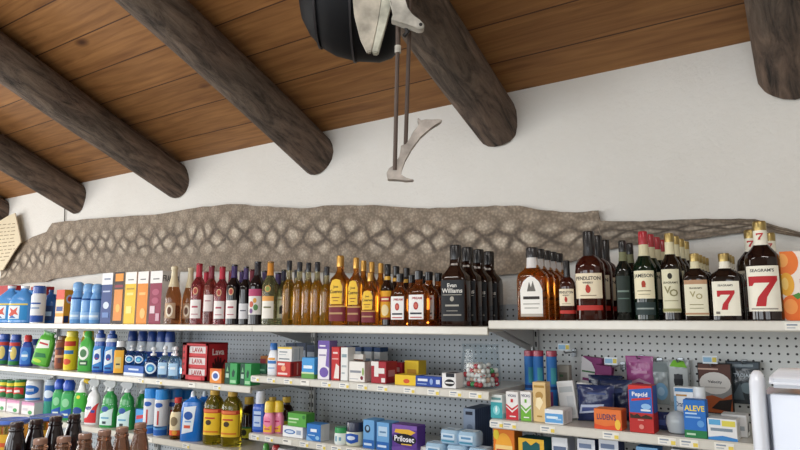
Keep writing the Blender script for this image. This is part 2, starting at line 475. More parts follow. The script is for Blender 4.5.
# ---------------------------------------------------------------- roof logs
LOG = log_wood(); LR = .105
def log(xc, label, r=LR, seed=0):
    rnd = random.Random(seed); mb = MB(); i = mb.mi(LOG); rings = []; n = 28; L = 4.6
    ph = [rnd.uniform(0, 6.28) for _ in range(5)]
    for k in range(n+1):
        s = L*k/n; ring = []
        for j in range(20):
            t = 2*math.pi*j/20
            rr = r*(1+.035*math.sin(2*t+ph[0]+s*.9)+.03*math.sin(3*t+ph[1]-s*1.7)+.02*math.sin(5*t+ph[2]+s*3.1)+.02*math.sin(s*4+ph[3]))
            ring.append(mb.bm.verts.new((rr*math.cos(t)+.012*math.sin(s*1.6+ph[4]), -s, rr*math.sin(t))))
        rings.append(ring)
    for a, b in zip(rings, rings[1:]):
        for j in range(20): mb.bm.faces.new((a[j], a[(j+1) % 20], b[(j+1) % 20], b[j]))
    mb.bm.faces.new(rings[0]); mb.bm.faces.new(rings[-1][::-1])
    o = mb.build('roof_log', None, 50)
    q = math.atan(SL); o.rotation_euler = (-q, 0, 0)
    yy = WALLY-.001
    o.location = (xc, yy+.03, WTOP-(r+.006)/math.cos(q)-.03*SL)
    return tag(o, label, 'roof log', 'round roof logs')
log(-5.78, 'dark round roof log end above the pale parchment sheet', seed=1)
log(-4.62, 'brown roof log above the snake skin head end, thin cable hanging under it', seed=2)
log(-3.45, 'brown roof log ending above the snake skin, second log left of the hanging drum', seed=3, r=.113)
log(-2.275, 'smooth grey-brown roof log ending just left of the hanging drum rods', seed=4, r=.108)
log(-1.19, 'dark knotty roof log passing behind the white cast bracket of the hanging drum', seed=5, r=.112)
log(-.055, 'blackish roof log at the top right corner above the whiskey bottles', seed=6, r=.112)

# ---------------------------------------------------------------- snake skin, parchment, cable
def lerp_list(pts, x):
    for a, b in zip(pts, pts[1:]):
        if a[0] <= x <= b[0]: return a[1]+(b[1]-a[1])*(x-a[0])/(b[0]-a[0])
    return pts[-1][1]
top = [(2, 270), (20, 243), (48, 232), (54, 223), (100, 218), (155, 215), (195, 208), (235, 204), (260, 206), (300, 209), (330, 206), (370, 205), (430, 209), (500, 206), (520, 206), (540, 210), (575, 213), (599, 211), (601, 221), (625, 222), (690, 220), (720, 219), (755, 219), (775, 226), (812, 235)]
bot = [(2, 286), (50, 281), (53, 279), (100, 273), (150, 272), (230, 271), (400, 274), (490, 276), (505, 275), (540, 272), (555, 268), (600, 252), (625, 246), (650, 243), (690, 240), (740, 233), (765, 232), (812, 239)]
cols = sorted(set([2+2.0*i*4.05 for i in range(100)]+[599, 601, 54, 48]))
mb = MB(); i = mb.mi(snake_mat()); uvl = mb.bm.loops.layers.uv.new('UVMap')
NV = 10; fr = []; bk = []; xs = []
rs = random.Random(3)
for ci, px in enumerate(cols):
    p0 = RAYY(px, lerp_list(bot, px)+rs.uniform(-.5, .5), 2.545); p1 = RAYY(px, lerp_list(top, px)+rs.uniform(-.5, .5), 2.545)
    f, k = [], []
    for j in range(NV+1):
        t = j/NV; p = p0.lerp(p1, t)
        wv = .006*math.sin(p.x*7+t*2)+.004*math.sin(p.x*17+t*5)
        f.append(mb.bm.verts.new((p.x, 2.535+wv, p.z))); k.append(mb.bm.verts.new((p.x, 2.541+wv, p.z)))
    fr.append(f); bk.append(k); xs.append(p0.x)
def skinface(q, uvs):
    fc = mb.bm.faces.new(q); fc.material_index = i
    for l, w in zip(fc.loops, uvs): l[uvl].uv = w
for a in range(len(cols)-1):
    for j in range(NV):
        uvs = [(xs[a], j/NV), (xs[a+1], j/NV), (xs[a+1], (j+1)/NV), (xs[a], (j+1)/NV)]
        skinface((fr[a][j], fr[a+1][j], fr[a+1][j+1], fr[a][j+1]), uvs)
        skinface((bk[a][j], bk[a][j+1], bk[a+1][j+1], bk[a+1][j]), [uvs[0], uvs[3], uvs[2], uvs[1]])
    for j in (0, NV):
        skinface((fr[a][j], fr[a+1][j], bk[a+1][j], bk[a][j]), [(xs[a], j/NV), (xs[a+1], j/NV), (xs[a+1], j/NV), (xs[a], j/NV)])
for a in (0, len(cols)-1):
    for j in range(NV): skinface((fr[a][j], fr[a][j+1], bk[a][j+1], bk[a][j]), [(xs[a], j/NV), (xs[a], (j+1)/NV)]*2)
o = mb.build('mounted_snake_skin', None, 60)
tag(o, 'long patterned snake skin mounted flat along the white wall above the bottles', 'snake skin')

mb = MB(); pm = mat('d9ccb0', 'paper')
pts = [RAYY(px, py, 2.50) for px, py in [(-12, 224), (0, 221), (8, 216), (15, 213), (17, 222), (21, 242), (14, 252), (3, 270), (-12, 272)]]
mb.prism([(p.x, p.z) for p in pts], 2.498, 2.506, pm)
for k in range(11):
    y = 225+k*3.6
    a = RAYY(-10, y+1.5, 2.498); b = RAYY(15 if k < 7 else 15-(k-7)*3, y-1, 2.498)
    rr = random.Random(k); x = a.x
    while x < b.x-.02:
        w = rr.uniform(.03, .10); t = (x-a.x)/(b.x-a.x); z = a.z+(b.z-a.z)*t
        x2 = min(x+w, b.x)
        mb.prism([(x, z), (x2, z), (x2, z+.006), (x, z+.006)], 2.4972, 2.4985, mat('8e7c62', 'paper')); x += w+.025
tag(mb.build('hanging_parchment', None, 0), 'cream parchment sheet with faded handwriting hung on the wall at the skin\'s left end', 'parchment')
mb = MB(); p = [RAYY(65, y, 2.552) for y in (198, 210, 222)]
mb.tube([(p[0].x, 2.552, p[0].z+.05), (p[1].x, 2.55, p[1].z), (p[2].x, 2.552, p[2].z-.05)], .004, mat('5b5752', 'paper'), 6)
tag(mb.build('hanging_cable'), 'thin dark cable on the wall below a roof log, ending behind the snake skin', 'cable')

# ---------------------------------------------------------------- shelving
F, BK = 2.06, 2.485
PEG_L, PEG_R = pegboard('b0b7bd'), pegboard('d0d3d2')
WHITE = mat('ccc9c0', 'gloss'); GREYM = mat('b9bbba', 'gloss')
rt = random.Random(11)
def price_tag(parent, x, z, y, w=.05, bare=False):
    mb = MB(); mb.box((0, 0, 0), (w, .0012, .021), mat('e9e7df'))
    art(mb, lambda u, v, o: (u, -.0006-o, v-.0105), [('r', .72, .1, .97, .62, 'e3cb5e'), ('r', .1, .6, .6, .8, '8b95a3'), ('r', .1, .25, .5, .4, 'b5bac0')] if not bare else [('r', .1, .55, .6, .8, '777777')], w, .021)
    o = mb.build('price_tag', parent, 0); o.location = (x, y, z); return o
def bay(x0, x1, levels, label, peg, tags, arms=True):
    root = empty('gondola_shelving', ((x0+x1)/2, 2.3, 0)); cx = (x0+x1)/2
    def rel(o): o.location = Vector(o.location)-Vector(root.location); return o
    mb = MB(); mb.box((0, 0, .84), (x1-x0-.004, .012, 1.64), peg); o = mb.build('back_panel', root, 0); o.location = (0, BK+.006-2.3, 0)
    mb = MB(); mb.box((0, 0, .09), (x1-x0-.004, .44, .17), GREYM, .003); o = mb.build('base', root, 0); o.location = (0, 2.265-2.3, 0)
    for s in (-1, 1):
        mb = MB(); mb.box((0, 0, .84), (.014, .018, 1.64), GREYM, .001)
        for k in range(40): mb.box((0, -.0095, .1+k*.04), (.006, .002, .02), mat('101113'))
        o = mb.build('upright', root, 0); o.location = (s*((x1-x0)/2-.009), BK-.012-2.3, 0)
    for z in levels:
        mb = MB(); w = x1-x0-.0005
        mb.box((0, 0, -.009), (w, BK-F-.03, .018), WHITE, .001)
        mb.box((0, -(BK-F-.03)/2+.006, -.0155), (w, .012, .030), WHITE, .003, 2)
        sh = mb.build('shelf', root, 40); sh.location = (0, (F+BK-.03)/2-2.3, z)
        mb = MB(); mb.box((0, 0, 0), (w-.001, .004, .024), mat('d3d0c6', 'gloss'), .001); pr = mb.build('price_rail', sh, 0)
        pr.location = (0, -(BK-F-.03)/2-.0022, -.015)
        for s in (-1, 1) if arms else ():
            mb = MB(); mb.prism([(-.16, 0), (.19, 0), (.19, -.085), (.15, -.075)], -.0015, .0015, GREYM)
            br = mb.build('bracket', sh, 0); br.location = (s*(w/2-.004), .0, -.0185); br.rotation_euler = (0, 0, math.pi/2)
        for x, bare in tags.get(z, []):
            price_tag(sh, x-cx, -.015, -(BK-F-.03)/2-.005, bare=bare)
    return tag(root, label, 'shelving')
TL, TR, L2A, L2, M2, M3, L3, R2, R3, M4 = 1.573, 1.595, 1.301, 1.301, 1.351, 1.103, 1.017, 1.26, .985, .86
def tags_px(z, pxs): return [(PX(p, F, z), b) for p, b in pxs]
bay(-5.84, -4.62, [TL, L2A, L3, .72, .42], 'end shelving unit under the parchment sheet, its jugs at the far end', PEG_L, {}, False)
bay(-4.62, -3.405, [TL, L2A, L3, .72, .42], 'white shelving unit of cleaning bottles with light-blue jugs on its top shelf', PEG_L, {}, False)
bay(-3.405, -2.19, [TL, L2, L3, .72, .42], 'white shelving unit of soap and detergent with wine on its top shelf', PEG_L,
    {L2: tags_px(L2, [(142, 0), (160, 0), (193, 1), (218, 0)]), L3: tags_px(L3, [(150, 1), (187, 0)])}, False)
bay(-2.19, -1.015, [TL, M2, M3, M4, .45], 'middle shelving unit with bare grey pegboard and a candy jar on its shelf', PEG_L,
    {M2: tags_px(M2, [(256, 0), (272, 0), (289, 0), (306, 1), (327, 0), (345, 0), (363, 0), (383, 0), (410, 0), (434, 0), (456, 0), (476, 0)]),
     M3: tags_px(M3, [(256, 0), (270, 0), (288, 1), (305, 0), (322, 0), (337, 0), (352, 0)])})
bay(-1.012, .2, [TR, R2, R3, .65, .4], 'shelving unit with medicine boxes and hanging packs under the whiskey bottles', PEG_R,
    {TR: tags_px(TR, [(795, 0)]), R2: tags_px(R2, [(497, 0), (510, 0), (548, 0), (611, 0), (667, 0), (689, 0), (724, 0)])})
# ================================================================ kinds of bottles and containers
def M_(h, k='gloss'): return lambda: mat(h, k)
WINE = [(0, .88), (.012, 1), (.6, 1), (.66, .93), (.72, .66), (.77, .44), (.82, .37), (.97, .36), (.975, .42), (1, .42)]
CAPS = lambda h, z0=.76, k='gloss': [('capsule', [(z0, .47), (z0+.05, .40), (.99, .40), (1.004, .36)], M_(h, k))]
def wine(cat_name, glass, cap, labels, kind='dark', z0=.78): return dict(name='wine_bottle', cat='wine bottle', body=WINE, mat=M_(glass, kind), caps=CAPS(cap, z0), labels=labels)
lab = lambda base, *el: [('r', 0, 0, 1, 1, base)]+list(el)
rose_l = [('label', .1, .40, 0, 1.5, lab('efe9e6', ('r', 0.24, 0.572, 0.76, 0.668, 'b0485a'), ('r', .2, .2, .8, .24, 'b0485a'))), ('neck_seal', .47, .62, 0, .8, [('e', .5, .5, .42, .42, 'd9b48a'), ('e', .5, .5, .3, .3, 'b04a44')])]
KINDS.update(
 champagne=dict(name='sparkling_wine_bottle', cat='wine bottle', body=[(0, .85), (.015, 1), (.42, 1), (.52, .92), (.66, .62), (.78, .40), (.93, .34), (1, .36)], mat=M_('d08a54', 'glass'),
   caps=[('foil', [(.64, .70), (.72, .56), (.80, .42), (.93, .37), (.945, .43), (.99, .43), (1.004, .3)], M_('d9cba8'))], labels=[('label', .1, .36, 0, 1.5, lab('b99a7c', ('e', .5, .5, .3, .4, 'efe3cf'), ('e', .5, .5, .17, .25, '6b4a3a')))]),
 rose=wine('', 'cc5f68', 'b5293f', rose_l, 'glass'), rose2=wine('', 'c06a62', '7d2a3c', [('label', .22, .5, 0, 1.4, lab('e7dcd9', ('r', .2, .6, .8, .66, '9a5560')))], 'glass'),
 red=wine('', '10070c', '3c2c62', rose_l), red2=wine('', '0e070a', '40305f', [('label', .1, .36, 0, 1.5, lab('d9d9dc', ('r', .2, .5, .8, .57, '555566')))]),
 floral=wine('', '130a10', '23222a', [('label', .16, .56, 0, 1.7, lab('e3e0dc', ('r', 0, .72, 1, 1, 'b3476f'), ('e', .3, .4, .16, .12, 'c86a58'), ('e', .62, .28, .16, .12, '5c8a54'), ('e', .55, .55, .12, .1, 'd9a04a'), ('e', .3, .14, .12, .1, '7d5a8c')))]),
 white=wine('', 'c4c48c', 'd28a2c', [('label', .1, .45, 0, 1.6, lab('eeeae0', ('r', 0, .78, 1, 1, 'e2a55a'), ('r', 0.20, 0.464, 0.80, 0.536, '777755'))), ('neck_seal', .5, .63, 0, .9, [('e', .5, .5, .42, .42, 'd8a05c'), ('e', .5, .5, .3, .3, '8aa05c')])], 'glass'),
 whitetag=dict(name='liquor_bottle', cat='liquor bottle', body=WINE, mat=M_('7a7a4e', 'glass'), caps=CAPS('2a2d45', .8), labels=[('label', .12, .5, 0, 1.5, lab('eceae2', ('p', [(.3, .2), (.7, .2), (.7, .5), (.5, .62), (.3, .5)], '2c2c33'), ('r', .1, .84, .9, .9, 'b7ac8a')))]),
 golden=dict(name='tequila_bottle', cat='liquor bottle', n=3, body=[(0, .95), (.015, 1), (.56, 1), (.62, .92), (.70, .52), (.76, .42), (.96, .40)], fill=.66, mat=M_('d6a52c', 'glass'), mat2=M_('cfc8a2', 'glass'),
   caps=[('cap', [(.85, .46), (.99, .48), (1.003, .42)], M_('26282f'))]),
 cuervo=dict(name='tequila_bottle', cat='tequila bottle', n=3.6, rat=.72, body=[(0, .92), (.015, 1), (.60, 1), (.66, .93), (.73, .5), (.78, .34), (.96, .32)], mat=M_('d0801f', 'glass'),
   caps=[('cap', [(.84, .37), (.985, .38), (1.002, .33)], M_('c79a52', 'metal'))],
   labels=[('label', .30, .66, 0, 1.5, [('p', [(.05, 0), (.95, 0), (.97, .7), (.8, .95), (.5, 1), (.2, .95), (.03, .7)], 'e8bd3a'), ('t', 'Jose', .5, .68, .13, '3a2a18'), ('t', 'Cuervo', .5, .5, .15, '3a2a18'), ('r', .2, .24, .8, .28, '8a5a28'), ('r', .3, .12, .7, .15, '8a5a28')]),
           ('lower_label', .06, .28, 0, 1.9, lab('70222c', ('r', 0, .9, 1, 1, 'c79a52'), ('r', 0.10, 0.440, 0.90, 0.560, 'b08a62')))]),
 kahl=dict(name='liqueur_bottle', cat='liqueur bottle', body=[(0, .9), (.015, 1), (.56, 1), (.65, .84), (.72, .5), (.78, .42), (.97, .40)], mat=M_('220f07', 'dark'),
   caps=[('cap', [(.84, .46), (.99, .47), (1.002, .4)], M_('1b1a1c')), ('neck_band', [(.74, .49), (.80, .46)], M_('d9a62c'))],
   labels=[('label', .1, .56, 0, 1.8, lab('e3a62e', ('r', 0, .62, 1, .8, 'b5332a'), ('r', 0.20, 0.677, 0.80, 0.743, 'f1e3c2'), ('e', .5, .32, .3, .2, 'f0dca8'), ('r', 0, .0, 1, .07, '7a2a1c')))]),
 beam=dict(name='bourbon_bottle', cat='bourbon bottle', n=4.5, rat=.62, body=[(0, .95), (.015, 1), (.56, 1), (.64, .9), (.72, .5), (.78, .36), (.97, .34)], mat=M_('b0601e', 'glass'),
   caps=[('cap', [(.84, .40), (.99, .41), (1.002, .36)], M_('1d1c1e'))],
   labels=[('label', .12, .56, 0, 1.5, lab('ecebe8', ('t', 'JIM', .32, .86, .1, 'a3252b'), ('t', 'BEAM', .66, .86, .1, 'a3252b'), ('e', .5, .55, .17, .16, 'a3252b'), ('e', .5, .55, .11, .10, 'c96a58'), ('r', 0.10, 0.204, 0.90, 0.276, '33363f'), ('r', .1, .06, .9, .1, 'b0322e')))]),
 evan=dict(name='bourbon_bottle', cat='bourbon bottle', n=5, rat=.8, body=[(0, .95), (.012, 1), (.55, 1), (.62, .93), (.70, .55), (.75, .40), (.97, .37)], mat=M_('221009', 'dark'),
   caps=[('cap', [(.82, .43), (.985, .44), (1.002, .40)], M_('1f1f22')), ('neck_band', [(.745, .43), (.77, .41)], M_('8e8a86', 'metal'))],
   labels=[('label', .06, .56, 0, 1.7, lab('202226', ('t', 'Evan', .5, .87, .10, 'd8d6d0'), ('t', 'Williams', .5, .74, .11, 'd8d6d0'), ('r', .08, .63, .92, .645, 'a8a49a'), ('e', .5, .54, .09, .06, 'a8a49a'), ('r', 0.20, 0.359, 0.80, 0.401, 'a8a49a'), ('r', .25, .24, .75, .26, '8e8a82'), ('r', 0.10, 0.132, 0.90, 0.168, '8e8a82')))]),
 hunter=dict(name='whiskey_bottle', cat='whiskey bottle', n=4.5, rat=.55, body=[(0, .95), (.012, 1), (.55, 1), (.63, .93), (.70, .55), (.76, .36), (.97, .34)], mat=M_('c87a28', 'glass'),
   caps=[('cap', [(.86, .40), (.985, .41), (1.002, .37)], M_('2c2a2c')), ('neck_label', [(.715, .43), (.75, .385), (.86, .36)], M_('d9d6d4', 'paper'))],
   labels=[('label', .05, .60, .05, 1.55, [('p', [(.03, 0), (.97, 0), (.97, .66), (.85, .85), (.66, .96), (.5, 1), (.34, .96), (.15, .85), (.03, .66)], 'eeece6'), ('p', [(.32, .62), (.42, .86), (.5, .72), (.58, .88), (.7, .62)], '6b6862'), ('r', 0.15, 0.424, 0.85, 0.496, '33302e'), ('r', .15, .3, .85, .32, '8e8a82'), ('r', .2, .2, .8, .22, '8e8a82'), ('r', .03, .0, .97, .07, 'b5aca0')])]),
 pend=dict(name='whiskey_bottle', cat='whiskey bottle', n=2.6, rat=.85, body=[(0, .94), (.012, 1), (.55, 1), (.63, .94), (.69, .72), (.73, .40), (.97, .37)], mat=M_('331009', 'dark'),
   caps=[('capsule', [(.72, .44), (.80, .40), (.985, .41), (1.002, .37)], M_('1c1a1c'))],
   labels=[('label', .24, .52, 0, 1.75, lab('e6d9bd', ('t', 'PENDLETON', .5, .80, .15, '2c2a2e'), ('t', 'WHISKY', .5, .62, .08, '2c2a2e'), ('e', .5, .36, .10, .15, 'b0392c'), ('p', [(.44, .30), (.60, .42), (.5, .56), (.42, .5)], 'b0392c'), ('r', .2, .10, .8, .13, '8a7a62'))),
           ('red_band', .11, .165, 0, 2.0, lab('b3362f'))]),
 darkrum=dict(name='liquor_bottle', cat='liquor bottle', body=[(0, .92), (.012, 1), (.58, 1), (.66, .86), (.72, .55), (.78, .42), (.97, .40)], mat=M_('0f1310', 'dark'),
   caps=[('cap', [(.86, .45), (.99, .46), (1.002, .4)], M_('17181a')), ('neck_label', [(.74, .53), (.8, .45), (.855, .44)], M_('6e6f52', 'paper'))],
   labels=[('label', .1, .55, 0, 1.7, lab('25302b', ('r', .1, .55, .9, .6, '6f8078'), ('r', .1, .36, .9, .39, '566a62')))]),
 jame=dict(name='whiskey_bottle', cat='whiskey bottle', body=[(0, .92), (.012, 1), (.54, 1), (.62, .90), (.69, .60), (.75, .42), (.97, .36)], mat=M_('0b1c10', 'dark'),
   caps=[('capsule', [(.85, .42), (.985, .42), (1.002, .36)], M_('a32a33')), ('neck_label', [(.72, .53), (.76, .44), (.86, .41)], M_('cfc7a6', 'paper'))],
   labels=[('label', .24, .55, 0, 1.9, lab('e7dfc1', ('t', 'JAMESON', .5, .80, .17, '262a28'), ('e', .5, .52, .09, .12, 'a8402c'), ('r', .42, .40, .58, .5, 'a8402c'), ('r', .2, .26, .8, .29, '8a8464'), ('r', .25, .14, .75, .16, '8a8464'))),
           ('lower_label', .06, .2, 0, 1.9, lab('2c3a3a', ('r', 0.10, 0.440, 0.90, 0.560, '8e9a96')))]),
 vobig=dict(name='whiskey_bottle', cat='whiskey bottle', body=[(0, .92), (.012, 1), (.58, 1), (.66, .88), (.72, .58), (.78, .44), (.97, .40)], mat=M_('150c08', 'dark'),
   caps=[('cap', [(.90, .46), (.985, .47), (1.002, .43)], M_('a5905c', 'metal')), ('neck_label', [(.755, .5), (.80, .45), (.9, .44)], M_('d6cfae', 'paper'))],
   labels=[('label', .09, .58, 0, 1.8, lab('d6d2b6', ('e', .5, .84, .12, .07, '2c2a22'), ('t', "SEAGRAM'S", .5, .69, .05, '55523e'), ('t', 'V', .35, .52, .17, '8a8560'), ('t', 'O', .65, .45, .17, '8a8560'), ('r', .15, .26, .85, .275, '8a8560'), ('r', 0, .02, 1, .09, '8d8a5e')))]),
 vosml=dict(name='whiskey_bottle', cat='whiskey bottle', n=3.2, rat=.55, body=[(0, .93), (.012, 1), (.62, 1), (.70, .88), (.75, .5), (.79, .36), (.97, .33)], mat=M_('190d08', 'dark'),
   caps=[('cap', [(.88, .38), (.985, .39), (1.002, .36)], M_('a5905c', 'metal')), ('neck_label', [(.775, .41), (.80, .36), (.88, .355)], M_('d6cfae', 'paper'))],
   labels=[('label', .07, .60, 0, 1.7, lab('ddd8c0', ('p', [(.0, .88), (1, .88), (1, 1), (0, 1)], 'b08a6a'), ('t', "SEAGRAM'S", .5, .77, .05, '55523e'), ('t', 'V', .36, .60, .16, 'a39a70'), ('t', 'O', .64, .54, .16, 'a39a70'), ('r', .2, .3, .8, .32, '8a8560'), ('r', .2, .2, .8, .215, '8a8560'), ('r', 0, .03, 1, .08, 'b08a6a')))]),
 sevsml=dict(name='whiskey_bottle', cat='whiskey bottle', n=3.2, rat=.55, body=[(0, .93), (.012, 1), (.62, 1), (.70, .88), (.75, .5), (.79, .36), (.97, .33)], mat=M_('150a07', 'dark'),
   caps=[('cap', [(.88, .38), (.985, .39), (1.002, .36)], M_('a5905c', 'metal')), ('neck_label', [(.775, .41), (.80, .36), (.88, .355)], M_('e6e2d2', 'paper'))],
   labels=[('label', .07, .58, 0, 1.7, lab('e9e5d4', ('t', "SEAGRAM'S", .5, .88, .06, '3a3a3a'), ('t', '7', .5, .45, .56, 'b5292f'), ('r', .1, .05, .25, .12, '77736a')))]),
 sevbig=dict(name='whiskey_bottle', cat='whiskey bottle', n=2.4, rat=.9, body=[(0, .93), (.012, 1), (.60, 1), (.66, .92), (.72, .62), (.765, .40), (.97, .36)], mat=M_('190907', 'dark'),
   caps=[('cap', [(.905, .40), (.985, .41), (1.002, .37)], M_('a5905c', 'metal')), ('neck_label', [(.755, .45), (.78, .41), (.905, .40)], M_('e9e5d4', 'paper'))],
   labels=[('label', .09, .54, 0, 1.75, lab('ece8d8', ('t', "SEAGRAM'S", .5, .90, .07, '3a3a3a'), ('t', '7', .5, .44, .66, 'b5292f'), ('r', .1, .04, .9, .07, '9a958a'))), ('neck_print', .80, .885, 0, .62, [('t', '7', .5, .5, .8, 'b5292f')])]),
 # household bottles
 jug=dict(name='liquid_jug', cat='jug', n=3, rat=.75, body=[(0, .94), (.02, 1), (.55, 1), (.72, .8), (.84, .42), (.9, .26), (.95, .25)], mat=M_('4f93d6'),
   caps=[('cap', [(.93, .3), (1, .3)], M_('dfe6ee'))], labels=[('label', .08, .52, 0, 1.6, lab('2a86c4', ('r', .02, .08, .66, .86, 'dfe8ee'), ('p', [(.05, .3), (.2, .5), (.12, .75), (.34, .6), (.56, .78), (.5, .5), (.62, .3), (.4, .36), (.26, .18)], 'cf5a4c'), ('p', [(.1, .12), (.3, .3), (.5, .12)], '3f6fb0'), ('r', 0, .9, 1, 1, 'd9c45a')))]),
 jugdark=dict(name='liquid_jug', cat='jug', n=3, rat=.75, body=[(0, .94), (.02, 1), (.55, 1), (.72, .8), (.84, .42), (.9, .26), (.95, .25)], mat=M_('2b62ae'),
   caps=[('cap', [(.93, .3), (1, .3)], M_('2a4f9a'))], labels=[('label', .08, .52, 0, 1.6, lab('28406f', ('r', .1, .3, .9, .6, '9fc0e0')))]),
 blkcan=dict(name='spray_can', cat='spray can', body=[(0, .95), (.01, 1), (.74, 1), (.80, .86)], mat=M_('e3e8ee'), caps=[('cap', [(.79, .92), (.97, .9), (1, .75)], M_('2c54a8'))], labels=[('label', .03, .74, 0, 2.8, lab('e3e8ee', ('r', 0, 0, 1, .25, '2c54a8'), ('r', 0.20, 0.670, 0.80, 0.730, '2c54a8'), ('r', .25, .5, .75, .55, '7f9cc8')))]),
 tallblue=dict(name='fabric_spray_bottle', cat='bottle', body=[(0, .92), (.02, 1), (.55, 1), (.66, .9), (.74, .72), (.78, .7)], mat=M_('6fa6de'), caps=[('cap', [(.77, .78), (.82, .86), (.94, .82), (.985, .6), (1, .3)], M_('7fb2e6'))], labels=[('band', .58, .62, 0, 3, lab('1d4a8c')), ('label', .1, .28, 0, 2.0, lab('9cc4ea', ('r', .1, .3, .9, .6, 'dcebf7')))]),
 trig=dict(name='spray_bottle', cat='spray bottle', n=2.6, rat=.62, body=[(0, .94), (.02, 1), (.3, 1), (.48, .78), (.56, .8), (.66, .66), (.72, .36), (.78, .32)], mat=M_('2c9448'), caps=[], labels=[('label', .05, .5, 0, 1.5, lab('cfe8e6', ('p', [(0, .5), (1, .8), (1, 1), (0, 1)], '2f9a4a'), ('e', .4, .75, .3, .13, '27519c'), ('r', .15, .3, .8, .38, '6fa8c8'), ('r', .3, .06, .6, .18, '3a4a50')))]),
 trigred=dict(name='spray_bottle', cat='spray bottle', n=2.6, rat=.62, body=[(0, .94), (.02, 1), (.3, 1), (.48, .78), (.56, .8), (.66, .66), (.72, .36), (.78, .32)], mat=M_('e4e4e6'), caps=[], labels=[('label', .04, .62, 0, 1.6, [('p', [(0, 0), (1, 0), (1, .75), (.75, .6), (.3, .2), (0, .15)], 'cf2f33'), ('t', '409', .34, .55, .14, '2c4a9c'), ('r', .6, .38, .9, .48, '2c4a9c')])]),
 goldoil=dict(name='cleaner_bottle', cat='cleaner bottle', n=2.4, rat=.8, body=[(0, .92), (.015, 1), (.16, 1), (.2, .96), (.58, .96), (.62, 1), (.74, .98), (.84, .7), (.9, .42), (.94, .4)], mat=M_('c2ad2a', 'glass'), caps=[('cap', [(.91, .46), (1, .46)], M_('cfa640'))],
   labels=[('label', .18, .66, 0, 1.9, lab('e9c22e', ('r', 0, .84, 1, 1, 'c2452c'), ('r', .12, .87, .88, .97, 'e07a4a'), ('e', .42, .48, .16, .10, '4a3a28'), ('r', .2, .62, .75, .68, 'c2452c'), ('r', .1, .1, .9, .16, 'd97a2c')))]),
 bluej=dict(name='detergent_bottle', cat='detergent bottle', n=3, rat=.55, body=[(0, .96), (.015, 1), (.62, 1), (.78, .86), (.85, .34), (.9, .26)], mat=M_('2472c8'), caps=[('cap', [(.88, .22), (.97, .2), (1, .13)], M_('dfe9f2'))],
   labels=[('label', .14, .74, -.1, 1.5, [('p', [(.1, 0), (.8, .1), (.95, .95), (.2, .9)], 'dfe9f2'), ('e', .5, .62, .28, .14, '2c5aa8'), ('r', .25, .2, .65, .3, 'd8604a'), ('r', .3, .4, .7, .45, '7fa6d8')])]),
 juice=dict(name='cleaner_bottle', cat='cleaner bottle', body=[(0, .92), (.015, 1), (.55, 1), (.7, .8), (.82, .46), (.88, .44)], mat=M_('a8752c', 'glass'), caps=[('cap', [(.87, .52), (1, .52)], M_('c9362c'))], labels=[('label', .1, .66, 0, 1.9, lab('e9d9b0', ('e', .5, .6, .3, .2, '8a7a5c'), ('r', 0, 0, 1, .22, 'd9582c'), ('e', .6, .12, .2, .1, 'e8a03a')))]),
 lyso=dict(name='spray_can', cat='spray can', body=[(0, .95), (.01, 1), (.77, 1), (.79, .96)], mat=M_('d5d9de'), caps=[('cap', [(.78, 1.0), (.99, 1.0), (1, .92)], M_('2f8fdc'))], labels=[('label', .02, .77, 0, 2.9, lab('d9dde2', ('r', 0, 0, 1, .16, '2a62b4'), ('p', [(0, .16), (1, .16), (1, .26), (.5, .2), (0, .26)], '5c9ad8'), ('e', .5, .86, .2, .07, '2c5cb0'), ('r', 0.46, 0.30, 0.54, 0.70, 'c23a3a')))]),
 yelcan=dict(name='spray_can', cat='spray can', body=[(0, .95), (.01, 1), (.80, 1), (.86, .8)], mat=M_('e6cf2c'), caps=[('cap', [(.85, .86), (.97, .86), (1, .7)], M_('e6d24a'))], labels=[('label', .02, .8, 0, 2.8, lab('e6cf2c', ('r', .1, .76, .9, .92, 'c2402c'), ('r', .2, .5, .8, .62, '3c78b4'), ('e', .45, .25, .24, .1, 'd95a3a')))]),
 browncan=dict(name='spray_can', cat='spray can', body=[(0, .95), (.01, 1), (.84, 1), (.88, .8)], mat=M_('7a4530'), caps=[('cap', [(.87, .8), (.98, .8), (1, .6)], M_('6e5038'))], labels=[('label', .02, .82, 0, 2.8, lab('84482f', ('r', .1, .1, .35, .9, 'b8603a'), ('r', .5, .2, .7, .8, '5c3a40'), ('r', .2, .4, .9, .5, 'c99a78'), ('r', .3, .7, .8, .78, '4a3040')))]),
 greenb=dict(name='cleaner_bottle', cat='cleaner bottle', n=2.8, rat=.6, body=[(0, .95), (.015, 1), (.55, 1), (.72, .8), (.80, .42), (.86, .4)], mat=M_('49ac48'), caps=[('cap', [(.85, .46), (.96, .4), (1, .25)], M_('56b84e'))], labels=[('label', .1, .66, -.05, 1.5, [('e', .5, .62, .45, .3, 'e6eee2'), ('e', .5, .62, .3, .18, '4a7a50'), ('r', .2, .08, .9, .3, '2c5a3a'), ('r', .3, .14, .8, .22, 'cfe0c8')])]),
 oxi=dict(name='detergent_bottle', cat='detergent bottle', n=2.6, rat=.7, body=[(0, .94), (.015, 1), (.5, 1), (.66, .82), (.74, .88), (.82, .6)], mat=M_('2350a8'), caps=[('cap', [(.80, .75), (.9, .7), (.92, .45), (.985, .42), (1, .3)], M_('274f9f')), ('collar', [(.73, .92), (.81, .78)], M_('dfe6ee'))], labels=[('label', .06, .62, 0, 1.7, lab('3c86cc', ('p', [(.1, .2), (.9, .35), (.8, .9), (.2, .8)], 'e3edf3'), ('e', .5, .55, .26, .14, '2a4f9f'), ('r', .2, .06, .8, .14, '1d3a80'), ('r', .4, .46, .6, .5, 'c9463c')))]),
